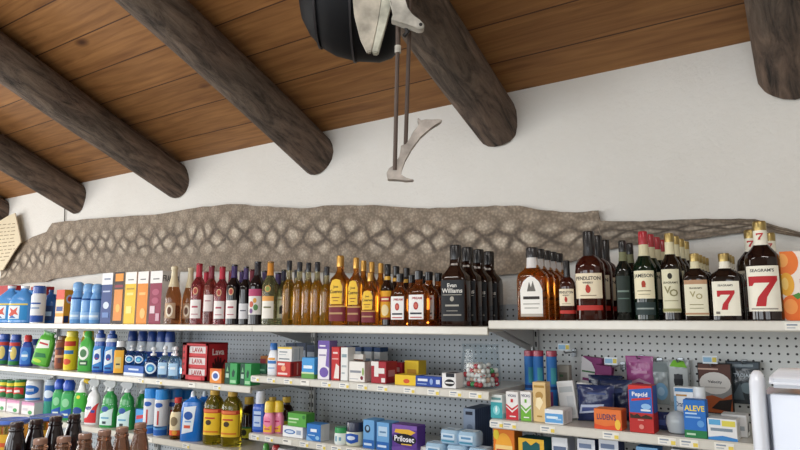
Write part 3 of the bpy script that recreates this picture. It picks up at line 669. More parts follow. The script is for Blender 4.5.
 bleachcap=dict(name='detergent_bottle', cat='detergent bottle', n=2.6, rat=.8, body=[(0, .95), (.015, 1), (.55, 1), (.68, .85), (.76, .7)], mat=M_('dde5ec'), caps=[('cap', [(.74, .86), (.92, .8), (1, .66)], M_('2a4a94'))], labels=[('label', .06, .5, 0, 1.7, lab('2350a8', ('r', .2, .4, .8, .7, 'dde5ec')))]),
 yelblk=dict(name='polish_bottle', cat='bottle', n=3, rat=.5, body=[(0, .95), (.015, 1), (.7, 1), (.8, .6), (.84, .5)], mat=M_('24221f'), caps=[('cap', [(.82, .7), (1, .66)], M_('d9dbdc'))], labels=[('label', .04, .72, -.05, 1.7, lab('e0a62c', ('r', .2, .2, .8, .7, 'd9c070'), ('r', .3, .35, .7, .42, '3a3a3a')))]),
 winspray=dict(name='cleaner_bottle', cat='cleaner bottle', n=2.6, rat=.6, body=[(0, .95), (.015, 1), (.55, 1), (.72, .7), (.8, .4)], mat=M_('2a4aa0'), caps=[('cap', [(.78, .62), (.95, .56), (1, .4)], M_('c4393c'))], labels=[('label', .06, .6, 0, 1.7, lab('2a6cc0', ('e', .5, .5, .36, .3, '5c9ad8'), ('r', .2, .44, .8, .58, 'dce8f2')))]),
 bluered=dict(name='spray_can', cat='spray can', body=[(0, .95), (.01, 1), (.78, 1), (.84, .8)], mat=M_('27519c'), caps=[('cap', [(.83, .9), (.97, .88), (1, .7)], M_('2c50a8'))], labels=[('label', .02, .78, 0, 2.8, lab('3567b0', ('r', 0, .8, 1, .95, 'c9463c'), ('e', .6, .5, .2, .28, 'e6d37a'), ('r', 0.08, 0.570, 0.52, 0.630, 'e6ecf2'), ('r', 0, 0, 1, .16, '3c8a4a')))]),
 pump=dict(name='soap_pump_bottle', cat='soap bottle', n=2.4, rat=.65, body=[(0, .94), (.02, 1), (.5, 1), (.62, .75), (.68, .32), (.73, .3)], mat=M_('2c6cb4', 'glass'), caps=[('collar', [(.71, .36), (.78, .34), (.785, .14), (.9, .14)], M_('e6eaee')), ('pump_head', [(.88, .2), (.9, .34), (.96, .3), (1, .18)], M_('e6eaee'))], labels=[('label', .1, .48, 0, 1.5, [('e', .5, .5, .48, .5, 'd6e6f2'), ('e', .5, .5, .36, .36, '3c8ac8'), ('e', .5, .45, .2, .2, '7fd0e0')])]),
 pumpclr=dict(name='soap_pump_bottle', cat='soap bottle', n=2.4, rat=.65, body=[(0, .94), (.02, 1), (.52, 1), (.64, .75), (.69, .32), (.73, .3)], mat=M_('9cc8e6', 'glass'), caps=[('collar', [(.71, .36), (.78, .34), (.785, .14), (.9, .14)], M_('eceff2')), ('pump_head', [(.88, .2), (.9, .34), (.96, .3), (1, .18)], M_('eceff2'))], labels=[('label', .1, .48, 0, 1.3, lab('a9cdea', ('r', .2, .5, .8, .7, 'e6f0f7')))]),
 wipes=dict(name='wipes_canister', cat='canister', body=[(0, .97), (.01, 1), (.85, 1), (.855, .98)], mat=M_('e6e9ec'), caps=[('lid', [(.85, 1.03), (.95, 1.03), (.96, .95), (1, .9)], M_('dfe1e3'))], labels=[('label', .04, .84, 0, 2.7, lab('e8ebee', ('e', .5, .62, .42, .3, '2f6cb8'), ('r', .3, .55, .7, .7, 'e8ebee'), ('r', 0.20, 0.596, 0.80, 0.644, '2c4fa0'), ('r', 0, 0, 1, .14, '3f86c8')))]),
 wipesblue=dict(name='wipes_canister', cat='canister', body=[(0, .97), (.01, 1), (.85, 1), (.855, .98)], mat=M_('2d62a8'), caps=[('lid', [(.85, 1.03), (.95, 1.03), (.96, .95), (1, .9)], M_('aebccb'))], labels=[('label', .04, .84, 0, 2.7, lab('2d62a8', ('r', 0, 0, 1, .45, '2f8f7a'), ('e', .5, .7, .3, .14, 'cfdcea')))]),
 greencap=dict(name='cleaner_bottle', cat='cleaner bottle', n=2.6, rat=.62, body=[(0, .94), (.015, 1), (.5, 1), (.66, .85), (.76, .5)], mat=M_('379a52'), caps=[('cap', [(.74, .72), (.9, .8), (1, .5)], M_('2a56c0'))], labels=[('label', .06, .66, 0, 1.6, lab('3fa860', ('p', [(0, 0), (1, 0), (1, .4), (0, .25)], '2a5cb0'), ('e', .5, .62, .34, .18, '8fd0a0'), ('r', .2, .1, .8, .18, 'd6e6e2')))]),
 bowl=dict(name='toilet_cleaner_bottle', cat='cleaner bottle', n=2.4, rat=.7, body=[(0, .94), (.015, 1), (.55, 1), (.66, .84), (.74, .55, 2, .7), (.82, .42), (.88, .36)], mat=M_('e8eceb'), caps=[], labels=[('label', .03, .68, 0, 2.0, lab('d9ecdf', ('p', [(0, .45), (1, .3), (1, 1), (0, 1)], '3fae3c'), ('e', .5, .84, .14, .06, 'e6d23a'), ('e', .45, .36, .36, .13, '27498f'), ('r', .15, .1, .8, .18, '7fb8d8')))]),
 brownb=dict(name='mouthwash_bottle', cat='bottle', body=[(0, .92), (.015, 1), (.56, 1), (.68, .8), (.76, .5), (.84, .46)], mat=M_('2c150c', 'dark'), caps=[('cap', [(.83, .58), (1, .56)], M_('d9b23a'))], labels=[('label', .04, .3, 0, 1.8, lab('d3d23c', ('e', .5, .5, .2, .3, '3a3a2a'), ('r', 0, .86, 1, 1, '3c8a5a')))]),
 milk=dict(name='antacid_bottle', cat='medicine bottle', n=3, rat=.6, body=[(0, .95), (.015, 1), (.58, 1), (.66, .85), (.7, .55)], mat=M_('2350b4'), caps=[('cap', [(.69, .62), (.86, .64), (.87, .6), (1, .58)], M_('cfd6e2'))], labels=[('label', .06, .56, 0, 1.6, lab('3c68bc', ('r', .15, .15, .85, .9, 'b9cbe6'), ('r', 0.15, 0.664, 0.85, 0.736, '2a4a94'), ('r', .25, .3, .75, .38, '5c7fc0')))]),
 pink=dict(name='antacid_bottle', cat='medicine bottle', n=2.8, rat=.6, body=[(0, .95), (.015, 1), (.5, 1), (.62, .75), (.66, .7)], mat=M_('e07fa0'), caps=[('cap', [(.65, .85), (.9, .82), (.98, .7), (1, .5)], M_('eac63a'))], labels=[('label', .04, .5, 0, 1.6, lab('e688a8', ('p', [(0, 0), (1, 0), (1, .5), (.5, .3), (0, .55)], 'e8b23a'), ('r', 0.15, 0.672, 0.85, 0.768, 'c2356a'), ('r', .2, .18, .8, .26, 'c2356a')))]),
 squeeze=dict(name='squeeze_bottle', cat='bottle', n=2.4, rat=.6, body=[(0, .95), (.015, 1), (.5, 1), (.7, .75), (.8, .5)], mat=M_('e4e8ec'), caps=[('cap', [(.78, .62), (.97, .6), (1, .5)], M_('2f6cb4'))], labels=[('label', .1, .56, 0, 1.6, lab('dfe6ee', ('r', 0, .55, 1, .75, '3f78bc'), ('r', .1, .2, .9, .3, '9ab4d4'), ('r', .1, .8, .9, .95, 'e0a04a')))]),
 jarg=dict(name='ointment_jar', cat='jar', body=[(0, .94), (.02, 1), (.66, 1), (.7, .96)], mat=M_('e4e8e6'), caps=[('lid', [(.68, 1.02), (.98, 1.02), (1, .97)], M_('3a9a5a'))], labels=[('label', .1, .62, 0, 2.2, lab('dfe9e4', ('r', .25, .2, .4, .8, '6fa0b8'), ('r', .55, .3, .7, .7, '6fa0b8')))]),
 jarv=dict(name='ointment_jar', cat='jar', body=[(0, .8), (.05, .92), (.3, 1), (.5, .98), (.62, .9)], mat=M_('d3d6c2'), caps=[('lid', [(.6, .94), (.95, .94), (1, .9)], M_('232b45'))], labels=[('label', .12, .56, 0, 1.6, [('p', [(0, .2), (.5, 0), (1, .2), (1, .85), (.5, 1), (0, .85)], '2a57b0'), ('e', .5, .55, .3, .2, 'cfdcf0')])]),
 tubec=dict(name='effervescent_tube', cat='tube', body=[(0, .95), (.01, 1), (.92, 1)], mat=M_('2a4f94'), caps=[('cap', [(.91, 1.06), (.99, 1.06), (1, .95)], M_('a83a50'))], labels=[('label', .05, .9, 0, 2.6, lab('2f6cb0', ('r', 0, .4, 1, .46, '1d3a70'), ('r', .2, .06, .6, .36, '7a3a6a'), ('r', .5, .5, .9, .8, '3f8f9a')))]),
 whtube=dict(name='pill_bottle', cat='medicine bottle', body=[(0, .95), (.01, 1), (.72, 1), (.76, .85)], mat=M_('e6e8ea'), caps=[('cap', [(.75, .95), (.98, .95), (1, .88)], M_('d5dbe0'))], labels=[('label', .1, .7, 0, 2.2, lab('dfe6ee', ('r', .2, .5, .8, .6, '6f9cc8')))]),
)
def add_trigger(col):
    def fn(root, R, Hh):
        mb = MB(); m = mat(col, 'gloss')
        mb.loft([(.765*Hh, .37*R, .37*R, 2), (.81*Hh, .36*R, .36*R, 2), (.815*Hh, .26*R, .26*R, 2), (.88*Hh, .26*R, .26*R, 2)], m, 12)
        mb.prism([(-.62*R, .96*Hh), (-.62*R, .90*Hh), (-.3*R, .85*Hh), (.3*R, .83*Hh), (.5*R, .88*Hh), (.5*R, .965*Hh), (.26*R, 1.0*Hh), (-.4*R, 1.0*Hh)], -.3*R, .3*R, m)
        h = mb.build('spray_head', root, 30)
        t = MB(); t.prism([(-.5*R, .89*Hh), (-.34*R, .86*Hh), (-.4*R, .79*Hh), (-.58*R, .735*Hh), (-.66*R, .745*Hh), (-.54*R, .81*Hh)], -.12*R, .12*R, m); t.build('trigger', root, 30)
        n = MB(); n.prism([(-.74*R, .955*Hh), (-.74*R, .91*Hh), (-.61*R, .91*Hh), (-.61*R, .955*Hh)], -.18*R, .18*R, m); n.build('nozzle', root, 0)
        for o in root.children:
            if o.name.split('.')[0] in ('spray_head', 'trigger', 'nozzle'): o.rotation_euler = (0, 0, math.radians(25))
    return fn
KINDS['trig']['extra'] = [add_trigger('e4e8ea')]; KINDS['trigred']['extra'] = [add_trigger('e4e8ea')]
def bowl_neck(root, R, Hh):
    mb = MB(); mb.tube([(0, 0, .84*Hh), (0, 0, .92*Hh), (-.15*R, 0, .955*Hh), (-.45*R, 0, .97*Hh)], [.36*R, .33*R, .32*R, .3*R], mat('e8eceb', 'gloss'), 12); mb.build('bent_neck', root)
    mb = MB(); mb.tube([(-.40*R, 0, .968*Hh), (-.9*R, 0, .93*Hh), (-1.05*R, 0, .905*Hh)], [.36*R, .36*R, .3*R], mat('e3c02c', 'gloss'), 12); mb.build('cap', root)
    for o in root.children:
        if o.name.split('.')[0] in ('bent_neck', 'cap'): o.rotation_euler = (0, 0, math.radians(180))
KINDS['bowl']['extra'] = [bowl_neck]
def jug_handle(col):
    def fn(root, R, Hh):
        mb = MB(); mb.tube([(.22*R, 0, .86*Hh), (.62*R, 0, .84*Hh), (.95*R, 0, .74*Hh), (.99*R, 0, .58*Hh), (.9*R, 0, .5*Hh)], [.1*R, .13*R, .13*R, .13*R, .1*R], mat(col, 'gloss'), 8); mb.build('handle', root)
    return fn
KINDS['jug']['extra'] = [jug_handle('4f93d6')]; KINDS['jugdark']['extra'] = [jug_handle('2b62ae')]
# ================================================================ top shelf, cleaning goods and wine
G = 'bottles on the top shelf'
carton('carton', 'red carton at the far end of the top shelf, behind the light-blue jugs', 'box', -6, 9, 286, 2.30, TL, .08, 'a8262c', {'F': [('r', .1, .6, .9, .75, 'c9564a')]})
carton('carton', 'red carton between the white spray can and the light-blue jugs, at the back', 'box', 28, 40, 287, 2.30, TL, .08, 'a32a30', {'F': [('r', .1, .6, .9, .75, 'c9564a')]})
bottle('jug', 'light-blue jug with a red splash label, nearer the parchment end', 9, 286, 2.16, TL, .085, 'light-blue jugs', rz=25)
bottle('jug', 'light-blue jug with white cap beside the white spray can', 22.5, 286, 2.15, TL, .085, 'light-blue jugs', rz=25)
bottle('blkcan', 'white spray can with blue cap and base beside the light-blue jugs', 37, 286, 2.13, TL, .042, rz=30)
bottle('jugdark', 'dark-blue jug squeezed between white spray can and orange baking soda box', 49, 290, 2.22, TL, .05, rz=30)
o = carton('baking_soda_box', 'orange baking soda box standing next to the dark-blue jug', 'box', 54.5, 62.5, 290, 2.12, TL, .075, 'dc9a2e',
       {'F': [('r', 0, .72, 1, 1, 'cf4a34'), ('r', 0, .3, 1, .7, 'e8c9a8'), ('r', .1, .36, .9, .5, '2c4a8c'), ('r', 0, 0, 1, .2, 'e6d5cc')],
        'R': [('e', .45, .72, .3, .13, 'b8c0d8'), ('e', .45, .72, .18, .08, 'c44a30'), ('r', .05, .02, .45, .22, '26355f'), ('r', .55, .02, .95, .22, '26355f')]})
for px, tp, lb in [(76, 282, 'pale-blue fabric spray bottle next to the orange baking soda box'), (86.5, 283.5, 'middle pale-blue fabric spray bottle of three'), (95.5, 284, 'pale-blue fabric spray bottle touching the navy and white wine box')]:
    bottle('tallblue', lb, px, tp, 2.13, TL, .036, 'pale-blue fabric sprays', rz=30)
def winebox(px0, px1, top, body, topcol, lb, extra, D=.11):
    return carton('boxed_wine', lb, 'wine box', px0, px1, top, 2.10, TL, D, body, {'F': [('r', 0, .77, 1, 1, topcol)]+extra, 'R': [('r', 0, 0, 1, 1, 'd6d3cf')], 'T': [('r', 0, 0, 1, 1, 'd6d3cf')]}, group='boxed wines')
winebox(99.5, 110, 273.5, '2b4580', 'e4e6e8', 'navy boxed wine with white top beside the pale-blue spray bottles', [('e', .5, .36, .28, .07, 'c9d5e6'), ('r', .2, .86, .8, .9, '8a94a8'), ('r', .15, .62, .85, .65, 'aebbd6'), ('r', .2, .12, .8, .22, '5f7fb8')])
winebox(111.5, 122, 272.5, '3a2c28', '2c2326', 'black and orange boxed wine between the navy and yellow ones', [('r', .12, .82, .88, .97, 'e0922e'), ('r', .12, .7, .88, .75, '8e3040'), ('r', .1, .06, .9, .66, 'd98a3a'), ('e', .5, .3, .2, .08, 'e8b45a')])
winebox(123, 134, 272.5, 'e8be2c', 'e9e7e2', 'yellow boxed wine with a white top', [('r', 0.24, 0.838, 0.76, 0.862, '777777'), ('r', .2, .55, .8, .6, 'f3dc80'), ('r', .2, .2, .7, .34, 'f3dc80'), ('r', .15, .66, .85, .69, 'b08a1c')])
winebox(135.5, 146, 272, 'df8a2c', 'e9e7e2', 'orange boxed wine between the yellow and the maroon one', [('r', 0.24, 0.838, 0.76, 0.862, '777777'), ('r', .2, .55, .8, .6, 'f0bb70'), ('e', .6, .2, .25, .1, 'f0bb70')])
o = carton('boxed_wine', 'maroon boxed wine with a lettered white side, next to the rose sparkling wine', 'wine box', 148, 160, 271.5, 2.10, TL, .11, '8a2a48',
       {'F': [('r', 0, .77, 1, 1, 'e6e4e2'), ('r', 0.24, 0.838, 0.76, 0.862, '777777'), ('e', .5, .6, .3, .06, 'a8506a'), ('e', .5, .44, .3, .06, 'a8506a'), ('r', .1, .2, .5, .34, 'd9c4cc'), ('r', .6, .06, .9, .2, 'c9a0b0')],
        'R': [('r', 0, 0, 1, 1, 'dcdad8'), ('t', 'FRANZIA', .5, .86, .12, '4a4f58', .94), ('e', .5, .2, .35, .14, '7a6a70')], 'T': [('r', 0, 0, 1, 1, 'dcdad8')]}, group='boxed wines')

W = 'wine bottles on the top shelf'; r75 = .0385
bottle('champagne', 'rose sparkling wine with cream foil directly beside the maroon wine box', 172, 266.5, 2.105, TL, .040, W, rz=28)
bottle('champagne', 'second rose sparkling wine with cream foil, partly behind the first', 188.5, 268, 2.185, TL, .037, W, rz=28)
bottle('rose', 'pink wine with bright red capsule just right of the sparkling wines', 197, 264, 2.11, TL, r75, W, rz=28)
bottle('rose2', 'pale pink wine with maroon capsule and tall white label', 209.5, 266, 2.12, TL, r75-.003, W, rz=28)
bottle('rose', 'pink wine with red capsule standing against a black-glass purple-capped wine', 220.5, 267, 2.11, TL, r75-.002, W, rz=28)
bottle('red', 'dark red wine with purple capsule next to the pink wines', 232.5, 265, 2.11, TL, .036, W, rz=28)
bottle('red2', 'dark wine with purple capsule beside the bottle with a flowery label', 244.5, 267, 2.125, TL, .031, W, rz=28)
bottle('floral', 'dark wine with a pink-topped flowery label', 256, 262, 2.11, TL, r75, W, rz=28)
bottle('white', 'white wine with orange capsule and cream label', 269, 262, 2.105, TL, .036, W, rz=28)
bottle('whitetag', 'bottle with white label and small black emblem beside the orange-capped wine', 282.5, 270, 2.175, TL, .028, W, rz=28)
for px, tp, kd, lb in [(203, 272, 'rose', 'pink wine standing behind the bright red-capped pink wine'), (228, 271, 'rose2', 'rose wine at the back, maroon cap showing behind the red-capped pink wine'), (239, 271, 'red', 'purple-capped wine behind the first dark wine'),
                       (249.5, 270, 'rose2', 'maroon-capped wine behind the second dark wine'), (262, 271, 'red2', 'purple-capped wine behind the flowery-labelled bottle'), (275.5, 273, 'red', 'purple-capped wine behind the orange-capped white wine')]:
    bottle(kd, lb, px+1.5, tp, 2.215, TL, r75-.003, W, rz=28)
gl = ['tallest golden bottle with dark cap, next to the white emblem label', 'second golden dark-capped bottle counting from the wines', 'third golden dark-capped bottle counting from the wines', 'fourth golden dark-capped bottle counting from the wines', 'golden dark-capped bottle next to the big yellow-labelled tequila']
for (px, tp), lb in zip([(290, 261), (300.5, 262.5), (309.5, 263), (318.5, 264), (328, 267)], gl):
    bottle('golden', lb, px-2, tp, 2.12, TL, .0255, 'golden bottles')
for px, tp, lb in [(295.5, 270, 'golden bottle behind the tallest golden bottle'), (306, 270, 'golden bottle behind the second golden bottle'), (316, 271, 'golden bottle behind the third golden bottle'), (325, 271, 'golden bottle behind the fourth golden bottle')]:
    bottle('golden', lb, px, tp, 2.235, TL, .025, 'golden bottles')
Q = 'gold-capped tequila bottles'
bottle('cuervo', 'biggest gold-capped tequila with yellow and maroon labels', 339.5, 256, 2.12, TL, .043, Q, rz=5)
bottle('cuervo', 'tall gold-capped tequila right beside the biggest one', 355.5, 258, 2.125, TL, .033, Q, rz=5)
bottle('cuervo', 'small gold-capped tequila at the shelf edge beside the orange-labelled liqueur', 370, 273, 2.10, TL, .033, Q, rz=6)
bottle('cuervo', 'gold-capped tequila second back behind the tall one', 363, 261, 2.20, TL, .033, Q, rz=5)
bottle('cuervo', 'gold-capped tequila third back behind the tall one', 371.5, 263, 2.27, TL, .033, Q, rz=5)
bottle('cuervo', 'gold-capped tequila at the very back, behind the small one', 380.5, 264, 2.35, TL, .033, Q, rz=5)
k1 = bottle('kahl', 'orange-labelled liqueur with black cap and yellow neck band, at the shelf edge', 387.5, 264.5, 2.14, TL, .029, 'banded liqueur bottles', rz=12)
bottle('kahl', 'black-capped liqueur with yellow neck band, second back behind its twin', 396, 266.5, 2.23, TL, .031, 'banded liqueur bottles', rz=12)
bottle('kahl', 'black-capped liqueur with yellow neck band, third back', 406.5, 267.5, 2.33, TL, .031, 'banded liqueur bottles', rz=12)
BM = 'small bourbon bottles with white labels'
b1 = bottle('beam', 'white-labelled bourbon next to the orange-labelled liqueur', 400, 274, 2.105, TL, .037, BM, rz=6)
b2 = bottle('beam', 'white-labelled bourbon at the shelf edge next to the tall black-labelled bourbon', 419, 271, 2.105, TL, .041, BM, rz=6)
row(b1, 3, .085, ['white-labelled bourbon second back, behind the one by the liqueur', 'white-labelled bourbon third back, behind the one by the liqueur'], group=BM)
row(b2, 5, .075, ['white-labelled bourbon second back in the row beside the black-labelled bourbon', 'white-labelled bourbon third back in the row beside the black-labelled bourbon', 'white-labelled bourbon fourth back in the row beside the black-labelled bourbon', 'white-labelled bourbon at the back of the row beside the black-labelled bourbon'], group=BM)
e1 = bottle('evan', 'front black-labelled bourbon of the tall row at the shelf end', 456.5, 245.5, 2.12, TL, .052, rz=8)
row(e1, 4, .094, ['second bottle back in the tall black-labelled bourbon row', 'third bottle back in the tall black-labelled bourbon row', 'last bottle back in the tall black-labelled bourbon row'], group='tall black-labelled bourbons')

# ---------------------------------------------------------------- top shelf above the medicines
h1 = bottle('hunter', 'front amber whiskey with arched white label, first in its row', 534, 248, 2.11, TR, .053, rz=4)
row(h1, 5, .062, [x+' amber whiskey back in the arched white label row' for x in ('second', 'third', 'fourth', 'fifth')], group='amber whiskeys with arched labels')
bottle('pend', 'smaller cream-labelled whiskey with red band, beside the amber whiskey row', 568.5, 261, 2.105, TR, .0265, 'cream-labelled whiskeys', rz=6)
bottle('pend', 'biggest cream-labelled whiskey with red band at the base', 592, 232, 2.13, TR, .0475, 'cream-labelled whiskeys', rz=6)
bottle('pend', 'cream-labelled whiskey second back, cap showing behind the biggest one', 600, 236, 2.25, TR, .0475, 'cream-labelled whiskeys', rz=6)
bottle('pend', 'cream-labelled whiskey third back, its amber shoulder showing beside the biggest one', 607.5, 240.5, 2.38, TR, .0475, 'cream-labelled whiskeys', rz=6)
d1 = bottle('darkrum', 'black bottle with olive neck label between the cream and green whiskeys', 626, 241, 2.12, TR, .0265, 'black bottles', rz=5)
row(d1, 2, .09, ['second black bottle with olive neck label, behind the first'], group='black bottles')
j1 = bottle('jame', 'front green whiskey bottle with red capsule and cream label', 647.5, 232, 2.12, TR, .0355, 'green whiskey bottles', rz=4)
row(j1, 4, .09, ['second green red-capped whiskey back in its row', 'third green red-capped whiskey back in its row', 'last green red-capped whiskey back in its row'], group='green whiskey bottles')
v1 = bottle('vobig', 'tall gold-capped whiskey with pale green label at the front of its row', 674, 234, 2.115, TR, .0308, 'tall pale-labelled whiskeys', rz=3)
row(v1, 4, .085, ['second tall pale-labelled whiskey back in its row', 'third tall pale-labelled whiskey back in its row', 'last tall pale-labelled whiskey back in its row'], group='tall pale-labelled whiskeys')
s1 = bottle('vosml', 'flat short whiskey with pale label beside the tall pale-labelled one', 698.5, 254, 2.10, TR, .0363, 'short pale-labelled whiskeys', rz=3)
row(s1, 4, .060, [x+' short pale-labelled whiskey back in its row' for x in ('second', 'third', 'last')], group='short pale-labelled whiskeys')
s2 = bottle('sevsml', 'short flat whiskey with a red 7 on its label, front of its row', 728.5, 254, 2.10, TR, .0412, 'short red-numeral whiskeys', rz=2)
row(s2, 3, .055, ['second short whiskey back behind the red 7 one', 'last short whiskey back behind the red 7 one'], group='short red-numeral whiskeys')
t1 = bottle('sevbig', 'tallest whiskey with a large red 7 on its label, at the front', 767, 222, 2.12, TR, .0453, 'tall red-numeral whiskeys', rz=0)
bottle('sevbig', 'tall red 7 whiskey behind, gold cap showing left of the front one', 757, 229.5, 2.31, TR, .0453, 'tall red-numeral whiskeys')
bottle('sevbig', 'tall red 7 whiskey furthest back, gold cap showing right of the front one', 776, 233.5, 2.42, TR, .0453, 'tall red-numeral whiskeys')
carton('peach_drink_box', 'white box printed with peaches at the end of the top shelf', 'box', 785, 835, 252, 2.12, TR, .12, 'efe3d8',
       {'F': [('e', .12, .84, .26, .2, 'e87a36'), ('e', .05, .87, .12, .1, 'f2a85a'), ('e', .10, .52, .16, .17, 'e8a93a'), ('e', .07, .53, .07, .09, 'f0c870'), ('e', .22, .17, .3, .2, 'e6702e'), ('e', .15, .2, .14, .11, 'f09a50'), ('p', [(.2, .36), (.34, .4), (.4, .34), (.3, .3)], '4f8a3c'), ('r', 0.38, 0.524, 0.98, 0.596, 'c2503c')]})

# ================================================================ second shelf with cleaners
S2 = 'cleaners on the second shelf'
bottle('bluered', 'blue spray can at the far end of the second shelf', 2.5, 334, 2.13, L2A, .036, S2, rz=30)
bottle('bluered', 'blue spray can with red band and yellow oval, second from the far end', 14, 334.5, 2.13, L2A, .034, S2, rz=30)
bottle('winspray', 'blue cleaner bottle with red cap beside the tilted green bottle', 26, 335, 2.14, L2A, .04, S2, rz=30)
bottle('bleachcap', 'blue and white bottle in the back row behind the red-capped cleaner', 34, 339, 2.30, L2A, .036, S2, rz=30)
# slanting refill bottle
KINDS['gain'] = dict(name='detergent_pouch', cat='pouch', n=2.4, rat=.45, body=[(0, .9), (.03, 1), (.6, .98), (.86, .8), (.9, .62), (1, .6)], mat=M_('55ad3a'), caps=[('seal', [(.985, .7, 4, .1), (1.04, .7, 4, .1)], M_('3a7a3a'))],
    labels=[('label', .06, .8, 0, 1.7, lab('66b844', ('p', [(.05, .55), (.9, .7), (.8, 1), (.2, .95)], 'e9efe6'), ('r', 0.20, 0.784, 0.80, 0.856, 'c23a44'), ('p', [(.1, .2), (.9, .3), (.8, .45), (.15, .4)], '2f7a4a'), ('e', .4, .1, .3, .07, 'b8d84a')))])
bottle('gain', 'bright green pouch leaning on the brown spray can', 40, 336, 2.13, L2A+.0145, .060, S2, rz=25, tilt=14, Hh=.205)
bottle('browncan', 'brown patterned spray can beside the leaning green pouch', 60.5, 336, 2.15, L2A, .034, S2, rz=30)
y1 = bottle('yelcan', 'yellow spray can with red label panel at the shelf edge', 70, 331, 2.13, L2A, .037, S2, rz=30)
row(y1, 2, .09, ['second yellow spray can, behind the first'], dx=.015, group=S2)
bottle('greenb', 'green cleaner bottle with white oval label beside the yellow spray cans', 86, 331, 2.13, L2, .050, S2, rz=20)
ox = [(98.5, 330, 'blue and white detergent bottle beside the green cleaner bottle'), (110, 330.5, 'blue and white detergent bottle beside the yellow polish bottle')]
for px, tp, lb in ox: bottle('oxi', lb, px, tp, 2.13, L2, .036, 'blue and white detergents', rz=25)
bottle('yelblk', 'yellow and black polish bottle with white cap', 119.5, 341, 2.115, L2, .034, S2, rz=25)
for k, (px, lb) in enumerate([(131, 'first'), (141, 'second'), (150.5, 'third'), (160, 'fourth'), (168.5, 'fifth')]):
    bottle('bleachcap', lb+' dark-capped white detergent in back row behind soap pumps, from the polish bottle', px, 331, 2.33, L2, .034, 'back row detergents', rz=25)
o = carton('soap_tray', 'low blue and white tray holding soap pumps on the second shelf', 'tray', 123.5, 143, 365, 2.10, L2, .09, '2f5fb0', {'F': [('r', 0, 0, 1, .28, 'dfe6ee'), ('r', 0.24, 0.530, 0.76, 0.710, 'c9d8ee')], 'R': [('r', 0, 0, 1, .28, 'dfe6ee')]}, Hh=.052)
pz = L2+.053
for px, Y, lb in [(131, 2.125, 'blue soap pump in the low tray, nearer the polish bottle'), (140.5, 2.128, 'blue soap pump in the low tray, nearer the clear soaps')]:
    bottle('pump', lb, px, 345, Y+.012, pz, .034, 'blue soap pumps', rz=25)
bottle('pump', 'blue oval soap pump standing beside the low tray', 152.5, 347, 2.13, L2, .043, 'blue soap pumps', rz=25)
for px, Y, lb in [(164, 2.13, 'clear pale-blue soap pump beside the blue oval one'), (174.5, 2.115, 'clear pale-blue soap pump next to the red soap display box')]:
    bottle('pumpclr', lb, px, 346, Y, L2, .036, 'clear soap pumps', rz=25)
bottle('pumpclr', 'clear pale-blue soap pump at the back between its twins', 172.5, 347, 2.21, L2, .036, 'clear soap pumps', rz=25)
# red display box, open at the front, with soap bars in it
X0, X1 = PX(181, 2.10, L2), PX(206.5, 2.10, L2); Wd = X1-X0; Dd = .125; Hd = PZ(342.5, X0, 2.10)-L2
root = empty('soap_display_box', ((X0+X1)/2, 2.10, L2+.0006))
RED = mat('b3262f', 'paper'); RIN = mat('8a1c26', 'paper')
mb = MB(); t = .004; fl_ = Wd*.17
mb.box((0, Dd-t/2, Hd/2), (Wd, t, Hd), RED); mb.box((0, Dd/2, t/2), (Wd, Dd, t), RED); mb.box((0, Dd/2, Hd-t/2), (Wd, Dd, t), RED)
for s in (-1, 1): mb.box((s*(Wd/2-t/2), Dd/2, Hd/2), (t, Dd, Hd), RED)
mb.box((-Wd/2+fl_/2, t/2, Hd/2), (fl_, t, Hd), RED); mb.box((Wd/2-fl_/4, t/2, Hd/2), (fl_/2, t, Hd), RED); mb.box((0, t/2, Hd*.07), (Wd, t, Hd*.14), RED); mb.box((0, t/2, Hd*.965), (Wd, t, Hd*.07), RED)
art(mb, lambda u, v, o: (Wd/2+o, Dd/2+u, v), [('t', 'Lava', .52, .76, .17, 'e9dada'), ('p', [(.3, .18), (.72, .16), (.78, .4), (.9, .52), (.84, .56), (.7, .46), (.68, .6), (.61, .6), (.58, .47), (.54, .64), (.47, .63), (.47, .47), (.4, .6), (.33, .57), (.37, .42), (.28, .5), (.23, .46)], '3a1218')], Dd, Hd)
art(mb, lambda u, v, o: (u, -o, v), [('e', .07, .9-.16*k, .03, .04, '5a1218') for k in range(6)]+[('r', .3, .02, .8, .1, 'c9424a')], Wd, Hd)
mb.build('box', root, 0)
tag(root, 'red soap display box with a black hand on its side, on the second shelf', 'display box')
for k, lb in enumerate(['bottom red and white soap bar in the red display box', 'middle red and white soap bar in the red display box', 'top red and white soap bar in the red display box']):
    sw, sh_ = Wd*.66, Hd*.29
    o = carton_mesh(sw, .10, sh_, 'd6cfce', {'F': [('r', 0, 0, 1, .3, 'c23a40'), ('t', 'LAVA', .5, .6, .45, 'a3222c'), ('r', 0, .93, 1, 1, 'c23a40')]}).build('soap_bar')
    o.location = ((X0+X1)/2+Wd*.035, 2.10+.012+.05, L2+.006+k*(sh_+.002)); tag(o, lb, 'soap', 'soap bars in the display box')
carton('soap_box', 'small orange box with a blue and white oval against the red display box', 'box', 209.5, 221, 368.5, 2.075, L2, .02, 'e08a3a', {'F': [('e', .5, .5, .34, .34, 'e9e9ee'), ('e', .5, .5, .22, .2, '3f5fa8'), ('r', 0, .85, 1, 1, 'd9602c')]})
gr = {'F': [('p', [(.0, .0), (.42, 0), (.42, 1), (0, 1)], '1d4a3a'), ('p', [(.58, .55), (.7, .72), (.84, .6), (.78, .35), (.62, .35)], '1d4a3a'), ('r', .08, .3, .34, .5, 'a9c9b4'), ('p', [(.12, .6), (.22, .85), (.32, .6)], '6fae7a'), ('r', .48, .06, .95, .2, '9ad0a0')]}
carton('soap_box', 'green soap box next to the small orange box', 'box', 224.5, 236.5, 363, 2.085, L2, .06, '3a9a56', gr, group='green soap boxes')
